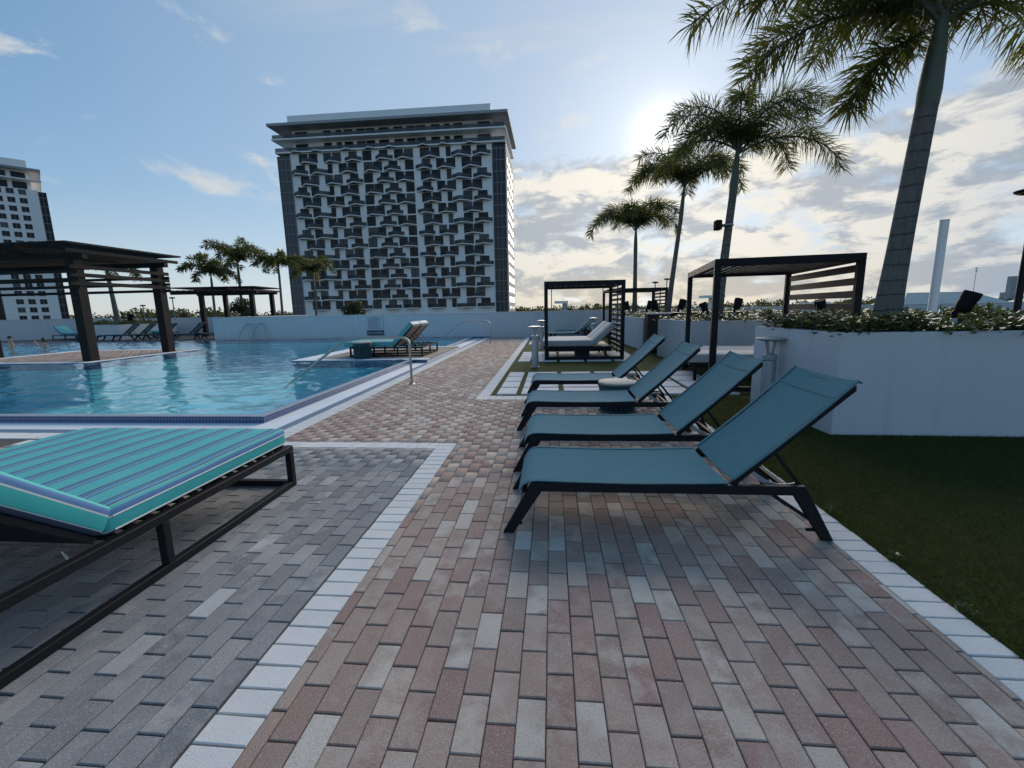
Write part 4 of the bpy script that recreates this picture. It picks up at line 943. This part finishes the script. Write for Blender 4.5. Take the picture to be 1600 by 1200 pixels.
def striped_daybed():
    r = empty('striped_daybed', (-0.96, 2.26, 0), 0, 'large near daybed with turquoise and blue striped cushions on black frame', 'daybed', 'striped daybeds')
    W, Ln, w = 1.94, 2.55, 0.052
    frame_loop('side', (-0.026, -0.026, 0), (-0.026, -Ln, 0), 0.026, 0.335, w, r, mids=(0.5,))
    frame_loop('side', (-W, -0.026, 0), (-W, -Ln, 0), 0.026, 0.335, w, r, mids=(0.5,))
    for y in (-0.026, -Ln): MB().bar((-0.052, y, 0.335), (-W+0.026, y, 0.335), w-.004, w-.004).build('end_rail', 'frame', r, bevel=0.004); MB().bar((-0.052, y, 0.026), (-W+0.026, y, 0.026), w-.006, w-.006).build('end_rail', 'frame', r)
    for k in range(14): y = -0.12-k*0.11; MB().box(-W+0.03, -0.055, y-0.025, y+0.025, 0.350, 0.366).build('slat', 'frame', r)
    hinge = -1.60
    m = MB(); m.box(0, W-0.06, 0, -hinge-0.03, 0, 0.15)
    me = soften(m.mesh('seat_cushion', 0.035, 3, True)); me.materials.append(MAT['stripe_x']); me.materials.append(MAT['cushion_side'])
    for p in me.polygons: p.material_index = 0 if p.normal.z > 0.55 else 1
    o = raw_obj('seat_cushion', me, None, r); o.location = (-W+0.03, hinge+0.0, 0.375)
    m = MB(); m.box(0, W-0.06, -0.92, 0, 0, 0.15)
    me = soften(m.mesh('back_cushion', 0.035, 3, True)); me.materials.append(MAT['stripe_x']); me.materials.append(MAT['cushion_side'])
    for p in me.polygons: p.material_index = 0 if p.normal.z > 0.55 else 1
    o = raw_obj('back_cushion', me, None, r); o.location = (-W+0.03, hinge-0.01, 0.385); o.rotation_euler = (R(-41), 0, 0)
    b = empty('back_panel'); b.parent = r; bpy.data.objects.remove(b)
    o2 = MB().box(0.02, W-0.08, -0.90, -0.02, -0.035, -0.005).build('back_panel', 'frame', r); o2.location = o.location; o2.rotation_euler = o.rotation_euler
    for x in (-0.2, -W+0.2): MB().bar((x, hinge-0.42, 0.70), (x, hinge-0.72, 0.06), 0.022, 0.022).build('strut', 'frame', r)
    MB().tube([(-0.16, hinge-0.1, 0.36), (-0.13, hinge-0.1, 0.30), (-0.10, hinge-0.12, 0.29)], 0.008, 6).build('hinge_bolt', 'steel', r)
    # piping along the cushion's upper and lower side seams
    for (z, nm) in ((0.375+0.098, 'piping'), (0.375+0.024, 'piping')): MB().tube([(-0.029, hinge+0.05, z), (-0.029, -0.07, z)], 0.005, 6).build(nm, 'piping', r)
    return r
striped_daybed()
def small_daybed(loc, rz, label, mat='stripe_y', grp='striped daybeds'):
    r = empty('daybed', loc, rz, label, 'daybed', grp)
    for y in (0.03, 0.75): frame_loop('side', (0.03, y, 0), (2.0, y, 0), 0.026, 0.30, 0.045, r, mids=(0.5,))
    me = MB().box(0, 1.25, 0, 0.74, 0, 0.13).mesh('seat_cushion', 0.03, 2, True); o = raw_obj('seat_cushion', me, mat, r); o.location = (0.75, 0.02, 0.33)
    me = MB().box(-0.75, 0, 0, 0.74, 0, 0.13).mesh('back_cushion', 0.03, 2, True); o = raw_obj('back_cushion', me, mat, r); o.location = (0.74, 0.02, 0.34); o.rotation_euler = (0, R(42), 0)
small_daybed((-32.0, 25.5, 0), R(-4), 'striped daybed by the far left wall behind the front pergola post')
small_daybed((-24.4, 27.3, 0), R(170), 'striped daybed behind the two far teal loungers')

def pool_lounger():
    r = empty('double_lounger', (-5.0, 11.9, 0.085), 0, 'double lounger with teal cushions and two raised backs on pool platform', 'lounger')
    W, Ln = 1.85, 2.33
    for y in (0.03, W/2, W-0.03): frame_loop('side', (0.06, y, 0), (Ln, y, 0), 0.026, 0.28, 0.05, r, mids=(0.33, 0.66))
    for x in (0.06, Ln): MB().bar((x, 0.055, 0.283), (x, W-0.055, 0.283), 0.044, 0.044).build('end_rail', 'frame', r); MB().bar((x, 0.055, 0.024), (x, W-0.055, 0.024), 0.04, 0.04).build('end_rail', 'frame', r)
    hx = 1.42
    for k in range(2):
        y = 0.03+k*0.905
        me = MB().box(-0.16, hx, 0, 0.885, 0, 0.15).mesh('seat_cushion', 0.035, 3, True); o = raw_obj('seat_cushion', me, 'cushion_teal', r); o.location = (0, y, 0.315)
        me = MB().box(0, 0.88, 0, 0.885, 0, 0.14).mesh('back_cushion', 0.035, 3, True); o = raw_obj('back_cushion', me, 'cushion_teal', r); o.location = (hx+0.04, y, 0.33); o.rotation_euler = (0, R(-46), 0)
        q = MB().box(0.02, 0.84, 0.05, 0.835, -0.030, -0.008).build('back_mesh', 'mesh_beige', r); q.location = o.location; q.rotation_euler = o.rotation_euler
        for yy in (0.03, 0.855): q = MB().box(0, 0.86, yy-0.02, yy+0.02, -0.04, -0.002).build('back_rail', 'frame', r); q.location = o.location; q.rotation_euler = o.rotation_euler
        q = MB().box(0.882, 0.895, 0.03, 0.855, 0.005, 0.125).build('head_band', 'piping', r, bevel=0.004); q.location = o.location; q.rotation_euler = o.rotation_euler
        for yy in (0.2, 0.7): MB().bar((hx+0.38, y+yy, 0.62), (hx+0.72, y+yy, 0.30), 0.02, 0.02).build('prop', 'frame', r)
pool_lounger()

# ------------------------------------------------------------------ cabanas
def cabana(loc, rz, w, d, h, label, nslat=13, nroof=12, panel_cols=2, sw=0.055, grp='black slatted cabanas', mat='frame'):
    r = empty('cabana', loc, rz, label, 'cabana', grp); p = 0.10
    for x in (p/2, w-p/2):
        for y in (p/2, d-p/2): MB().box(x-p/2, x+p/2, y-p/2, y+p/2, 0, h-p).build('post', mat, r, bevel=0.006)
    for y in (p/2, d-p/2): MB().box(0, w, y-p/2, y+p/2, h-p, h+0.02).build('top_beam', mat, r, bevel=0.006)
    for x in (p/2, w-p/2): MB().box(x-p/2, x+p/2, p, d-p, h-p, h+0.018).build('top_beam', mat, r, bevel=0.006)
    for y in (p/2, d-p/2): MB().box(p, w-p, y-p/2+.01, y+p/2-.01, 0.03, 0.11).build('bottom_rail', mat, r, bevel=0.004)
    for k in range(nroof): x = p+(w-2*p)*(k+0.5)/nroof; MB().box(x-0.045, x+0.045, p, d-p, h-0.055, h-0.025).build('roof_slat', mat, r)
    for k in range(nslat): z = 0.22+(h-0.42)*k/(nslat-1); MB().box(w-p/2-0.02, w-p/2+0.02, p, d-p, z-sw/2*1.3, z+sw/2*1.3).build('side_slat', mat, r)
    for k in range(1, panel_cols): y = p+(d-2*p)*k/panel_cols; MB().box(w-p/2+0.021, w-p/2+0.05, y-0.03, y+0.03, 0.1, h-p).build('panel_bar', mat, r)
    return r
cabana((1.08, 11.16, 0), R(0.5), 2.2, 2.55, 2.17, 'black cube cabana with white bed inside, left of the palms', 13, 12)
cabana((3.93, 6.42, 0), R(-9), 2.12, 3.2, 2.19, 'nearest dark cabana with widely spaced side slats behind planter', 10, 13, 1, 0.085)
cabana((3.75, 18.1, 0), R(0), 2.4, 2.6, 2.2, 'farthest black cabana behind the palms, mostly hidden', 13, 10)
def cabana_bed(loc, rz, w, d, label, back=42, bl=0.78):
    r = empty('cabana_bed', loc, rz, label, 'daybed', 'white cabana beds')
    MB().box(0.04, w, 0.03, d-0.03, 0.30, 0.37).build('bed_frame', 'frame', r, bevel=0.006)
    for x in (0.15, w-0.15):
        for y in (0.12, d-0.12): MB().box(x-0.03, x+0.03, y-0.03, y+0.03, 0.0, 0.30).build('leg', 'frame', r)
    sx = w-bl*0.62
    n = 2
    for k in range(n):
        y0_ = k*d/n
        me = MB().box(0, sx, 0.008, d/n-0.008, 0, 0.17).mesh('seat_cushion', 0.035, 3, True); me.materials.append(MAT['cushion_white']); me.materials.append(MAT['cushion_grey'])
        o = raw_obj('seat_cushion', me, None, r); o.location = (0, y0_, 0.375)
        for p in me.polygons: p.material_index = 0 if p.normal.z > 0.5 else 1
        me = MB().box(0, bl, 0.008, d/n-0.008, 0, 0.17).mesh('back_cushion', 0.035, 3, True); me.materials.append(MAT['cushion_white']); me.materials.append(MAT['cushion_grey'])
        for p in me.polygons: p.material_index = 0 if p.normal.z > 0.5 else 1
        o = raw_obj('back_cushion', me, None, r); o.location = (sx+0.03, y0_, 0.39); o.rotation_euler = (0, R(-back), 0)
    return r
cabana_bed((1.02, 11.45, 0), R(0.5), 1.95, 1.9, 'white cushioned bed with raised back inside the cube cabana')
cabana_bed((3.92, 7.55, 0), R(-9), 2.15, 1.9, 'pale bed with raised back inside the nearest dark cabana', 40, 0.85)
cabana_bed((3.95, 18.6, 0), 0, 1.9, 1.7, 'white bed inside the farthest cabana behind the palms')

r = empty('wood_cabinet', (4.28, 13.0, 0), R(-4), 'dark slatted wooden cabinet between the white planters', 'cabinet')
MB().box(0.02, 0.66, 0.02, 0.78, 0.06, 1.20).build('carcass', 'black_plastic', r)
for k in range(8): x = 0.02+k*0.081; MB().box(x, x+0.07, 0.0, 0.018, 0.08, 1.18).build('board', 'wood_dark', r, bevel=0.003)
for k in range(9): y = 0.03+k*0.083; MB().box(-0.0, 0.018, y, y+0.072, 0.08, 1.18).build('board', 'wood_dark', r, bevel=0.003)
MB().box(-0.03, 0.72, -0.03, 0.84, 1.20, 1.245).build('cabinet_top', 'far_grey', r, bevel=0.004)
r = empty('bar_counter', (5.0, 13.0, 0), R(-3), 'long counter with thin dark top behind the angled planter', 'counter')
MB().box(0.02, 3.6, 0.1, 0.7, 0, 1.20).build('counter_body', 'wood_dark', r); MB().box(0, 3.7, 0.0, 0.8, 1.20, 1.25).build('counter_top', 'black_plastic', r, bevel=0.005)

# ------------------------------------------------------------------ pergolas
def pergola(loc, rz, w, d, h, label, post=0.30, ro=0.55, slats=True, nraf=14, posts=None):
    """w along X to the left of loc, d along Y; loc = front right post centre"""
    r = empty('pergola', loc, rz, label, 'pergola', 'dark timber pergolas'); P = post
    for x in ((0, -w) if posts is None else posts):
        for y in (0, d): MB().box(x-P/2, x+P/2, y-P/2, y+P/2, 0 if x > -w+1 else -1.2, h-0.215).build('post', 'pergola_wood', r, bevel=0.008)
    for y in (0, d): MB().box(-w-0.5, 0.42, y-0.09, y+0.09, h-0.215, h-0.05).build('beam', 'pergola_wood', r, bevel=0.006)
    k0 = -w-0.5; step = (w+0.9)/(nraf-1)
    for k in range(nraf): x = k0+k*step; MB().box(x-0.035, x+0.035, -ro, d+ro, h-0.05, h+0.06).build('rafter', 'pergola_wood', r, bevel=0.005)
    nb = int((d+2*ro)/0.22)
    for k in range(nb): y = -ro+0.05+k*0.22; MB().box(-w-0.6, 0.50, y-0.035, y+0.035, h+0.205, h+0.235).build('batten', 'pergola_wood', r)
    for y in (-ro-0.05, d+ro+0.02): MB().box(-w-0.6, 0.55, y-0.03, y+0.03, h+0.19, h+0.245).build('trim', 'pergola_wood', r)
    MB().box(0.502, 0.56, -ro-0.019, d+ro-0.011, h+0.19, h+0.245).build('trim', 'pergola_wood', r)
    for x in (-1.3, -w+1.3): MB().box(x-0.05, x+0.05, -ro, d+ro, h+0.062, h+0.203).build('purlin', 'pergola_wood', r)
    if slats:
        for i, z in enumerate((h-0.45, h-0.70, h-0.96)):
            MB().box(0.152, 0.20, -0.3-0.03*i, d+0.30, z-0.06, z+0.06).build('side_slat', 'pergola_wood', r)
        for i, z in enumerate((h-0.60, h-0.84, h-1.08)):
            MB().box(-w, 0.3, -0.20, -0.152, z-0.045, z+0.045).build('side_slat', 'pergola_wood', r)
            MB().box(-w, 0.3, d+0.152, d+0.20, z-0.05, z+0.05).build('side_slat', 'pergola_wood', r)
    return r
pergola((-13.62, 11.75, 0.082), 0, 7.6, 2.95, 3.41, 'large dark pergola standing on the pool island at left', 0.30)
pergola((-19.0, 27.6, 0), R(6), 4.9, 2.6, 3.05, 'smaller dark pergola beyond the pool corner at left', 0.26, 0.5, False, 16, (0, -3.4))

# ------------------------------------------------------------------ rails, ladder, sign
def handrail(loc, label, ln=2.5, top=0.95, flat=1.3, rad=0.024, grp='steel pool handrails'):
    r = empty('pool_handrail', loc, 0, label, 'handrail', grp)
    pts = fillet([(0, 0, 0), (0, 0, top), (-flat, 0, top), (-ln-0.25, 0, -0.06)], 0.17, 8)
    MB().tube(pts, rad, 14).build('tube', 'steel', r, smooth=True)
    MB().lathe([(0.06, 0), (0.062, 0.006), (0.05, 0.018), (0.027, 0.022)], 20).build('base_flange', 'steel', r, smooth=True)
handrail((-1.58, 7.45, 0), 'nearer steel handrail curving down into the pool steps')
handrail((-1.40, 18.1, 0), 'farther steel handrail by the pool steps near the parapet', 2.4, 0.95, 1.15)
r = empty('pool_ladder', (-15.3, 21.5, 0), 0, 'pair of steel ladder rails at the pool back edge', 'ladder')
for k in range(2): MB().tube(fillet([(-0.35+k*0.72, -0.25, -0.7), (-0.35+k*0.72, -0.25, 0.12), (0.05+k*0.72, 0.02, 0.93), (0.3+k*0.72, 0.1, 0.93), (0.36+k*0.72, 0.12, 0.05)], 0.08, 5), 0.026, 10).build('rail', 'steel', r, smooth=True)
for z in (-0.2, -0.5): MB().bar((-0.35, -0.25, z), (0.37, -0.25, z), 0.06, 0.03).build('step', 'steel', r)
MB().bar((-0.32, -0.22, 0.14), (1.0, 0.08, 0.14), 0.02, 0.02).build('crossbar', 'steel', r)
def text(body, size, loc, mat, parent, name='lettering'):
    cu = bpy.data.curves.new(name, 'FONT'); cu.body = body; cu.size = size; cu.align_x = 'CENTER'; cu.extrude = 0.002; cu.resolution_u = 2
    o = bpy.data.objects.new('tmp', cu); COL.objects.link(o); dg = bpy.context.evaluated_depsgraph_get(); me = bpy.data.meshes.new_from_object(o.evaluated_get(dg)); bpy.data.objects.remove(o)
    q = raw_obj(name, me, mat, parent); q.location = loc; q.rotation_euler = (R(90), 0, 0); return q
r = empty('rules_sign', (-8.12, 21.78, 0.15), 0, 'pale pool rules sign with dark lower bar on the parapet wall', 'sign')
MB().box(-0.46, 0.46, -0.025, 0.0, 0.34, 1.06).build('board', 'sign_white', r); MB().box(-0.46, 0.46, -0.025, 0.0, 0.05, 0.31).build('bar', 'sign_dark', r)
text('NO DIVING', 0.16, (0, -0.028, 0.125), 'sign_white', r)
m = MB()
for k in range(10):
    w = (0.17, 0.36, 0.34, 0.36, 0.30, 0.34, 0.26, 0.35, 0.31, 0.36)[k]; z = 1.0-k*0.064
    m.box(-w if k == 0 else -0.38, w if k == 0 else -0.38+2*w, -0.029, -0.026, z-0.014, z+0.014)
m.build('text_lines', 'sign_text', r)

# ------------------------------------------------------------------ people in the pool
def person(loc, rz, label, joints, edges, hair, swim=None):
    r = empty('person', loc, rz, label, 'person', 'swimmers')
    me = bpy.data.meshes.new('body'); me.from_pydata([j[:3] for j in joints], edges, []); me.update()
    o = raw_obj('body', me, 'skin', r)
    sk = o.modifiers.new('skin', 'SKIN'); sk.use_smooth_shade = True
    for v, j in zip(me.skin_vertices[0].data, joints): v.radius = (j[3], j[4] if len(j) > 4 else j[3])
    me.skin_vertices[0].data[0].use_root = True
    o.modifiers.new('sub', 'SUBSURF').levels = 1; o.modifiers['sub'].render_levels = 2
    m = MB().lathe([(0.02, 0.13), (0.07, 0.115), (0.102, 0.06), (0.108, 0.0), (0.09, -0.06), (0.06, -0.10)] if hair == 'long' else [(0.02, 0.125), (0.07, 0.112), (0.10, 0.06), (0.104, 0.015), (0.09, -0.01)], 14)
    h = m.build('hair', 'hair', r, smooth=True); hd = joints[5]; h.location = (hd[0], hd[1]+0.015, hd[2]+0.02)
    # face: nose and ears
    f = MB().tube([(hd[0], hd[1]-0.085, hd[2]+0.01), (hd[0], hd[1]-0.118, hd[2]-0.025)], [0.010, 0.016], 6); f.build('nose', 'skin', r)
    for s in (-1, 1): MB().lathe([(0.005, -0.03), (0.02, 0.0), (0.005, 0.03)], 8, (hd[0]+s*0.098, hd[1])).build('ear', 'skin', r).location = (0, 0, hd[2])
    MB().lathe([(0.14, -0.02), (0.165, -0.16), (0.15, -0.30)], 14).build('swimwear', 'swim', r, smooth=True).location = (0, 0, -0.34)
    return r
def joints(ra, la):
    J = [(0,0,-.45,.15,.11), (0,0,-.2,.14,.10), (0,0,.05,.17,.11), (0,0,.16,.07,.07), (0,-.01,.25,.055,.055), (0,-.015,.36,.085,.10), (0,-.015,.43,.075,.085), (.19,0,.10,.06,.06), (-.19,0,.10,.06,.06)]
    E = [(0,1),(1,2),(2,3),(3,4),(4,5),(5,6),(2,7),(2,8)]
    for s, arm in ((7, ra), (8, la)):
        prev = s
        for k, a in enumerate(arm): J.append((*a, (.045, .035, .03, .016)[min(k, 3)])); E.append((prev, len(J)-1)); prev = len(J)-1
    for s in (-1, 1):
        prev = 0
        for p in ((.1*s, 0, -.6, .09), (.11*s, .02, -.95, .06), (.11*s, .0, -1.15, .045)): J.append(p); E.append((prev, len(J)-1)); prev = len(J)-1
    return J, E
J, E_ = joints([(.27,-.05,-.12), (.22,-.25,-.2), (.2,-.3,-.2)], [(-.36,.05,-.02), (-.62,.0,-.06), (-.7,0,-.06)])
person((-26.7, 19.3, 0.10), R(-20), 'short haired swimmer at the far left with shoulders above water', J, E_, 'short')
J, E_ = joints([(.26,-.05,-.14), (.2,-.25,-.22), (.18,-.3,-.22)], [(-.36,-.1,.05), (-.58,-.15,.28), (-.63,-.15,.36)])
person((-24.4, 19.0, -0.02), R(-20), 'long haired swimmer with one arm raised, nearer the pergola post', J, E_, 'long')

# ------------------------------------------------------------------ small marks and weeds
for x, y, n, lab in ((3.26, 1.93, 46, 'small pale weed at the turf edge behind the nearest lounger leg'), (3.262, 1.30, 26, 'tiny weed tuft at the turf edge right of the nearest lounger'), (3.262, 0.86, 22, 'tiny weed tuft at the turf edge close to the right frame edge')):
    w = empty('weed', (x, y, 0), 0, lab, 'weed', 'weeds along the turf edge')
    V, F = leaf_cloud([(0, 0, 0.025)], [0.045], n, 0.028); raw_obj('leaves', npmesh('leaves', V, F), 'cover_leaf', w)
    MB().tube([(0, 0, -0.01), (0.004, 0.002, 0.03)], 0.0025, 5).build('stem', 'crownshaft', w)
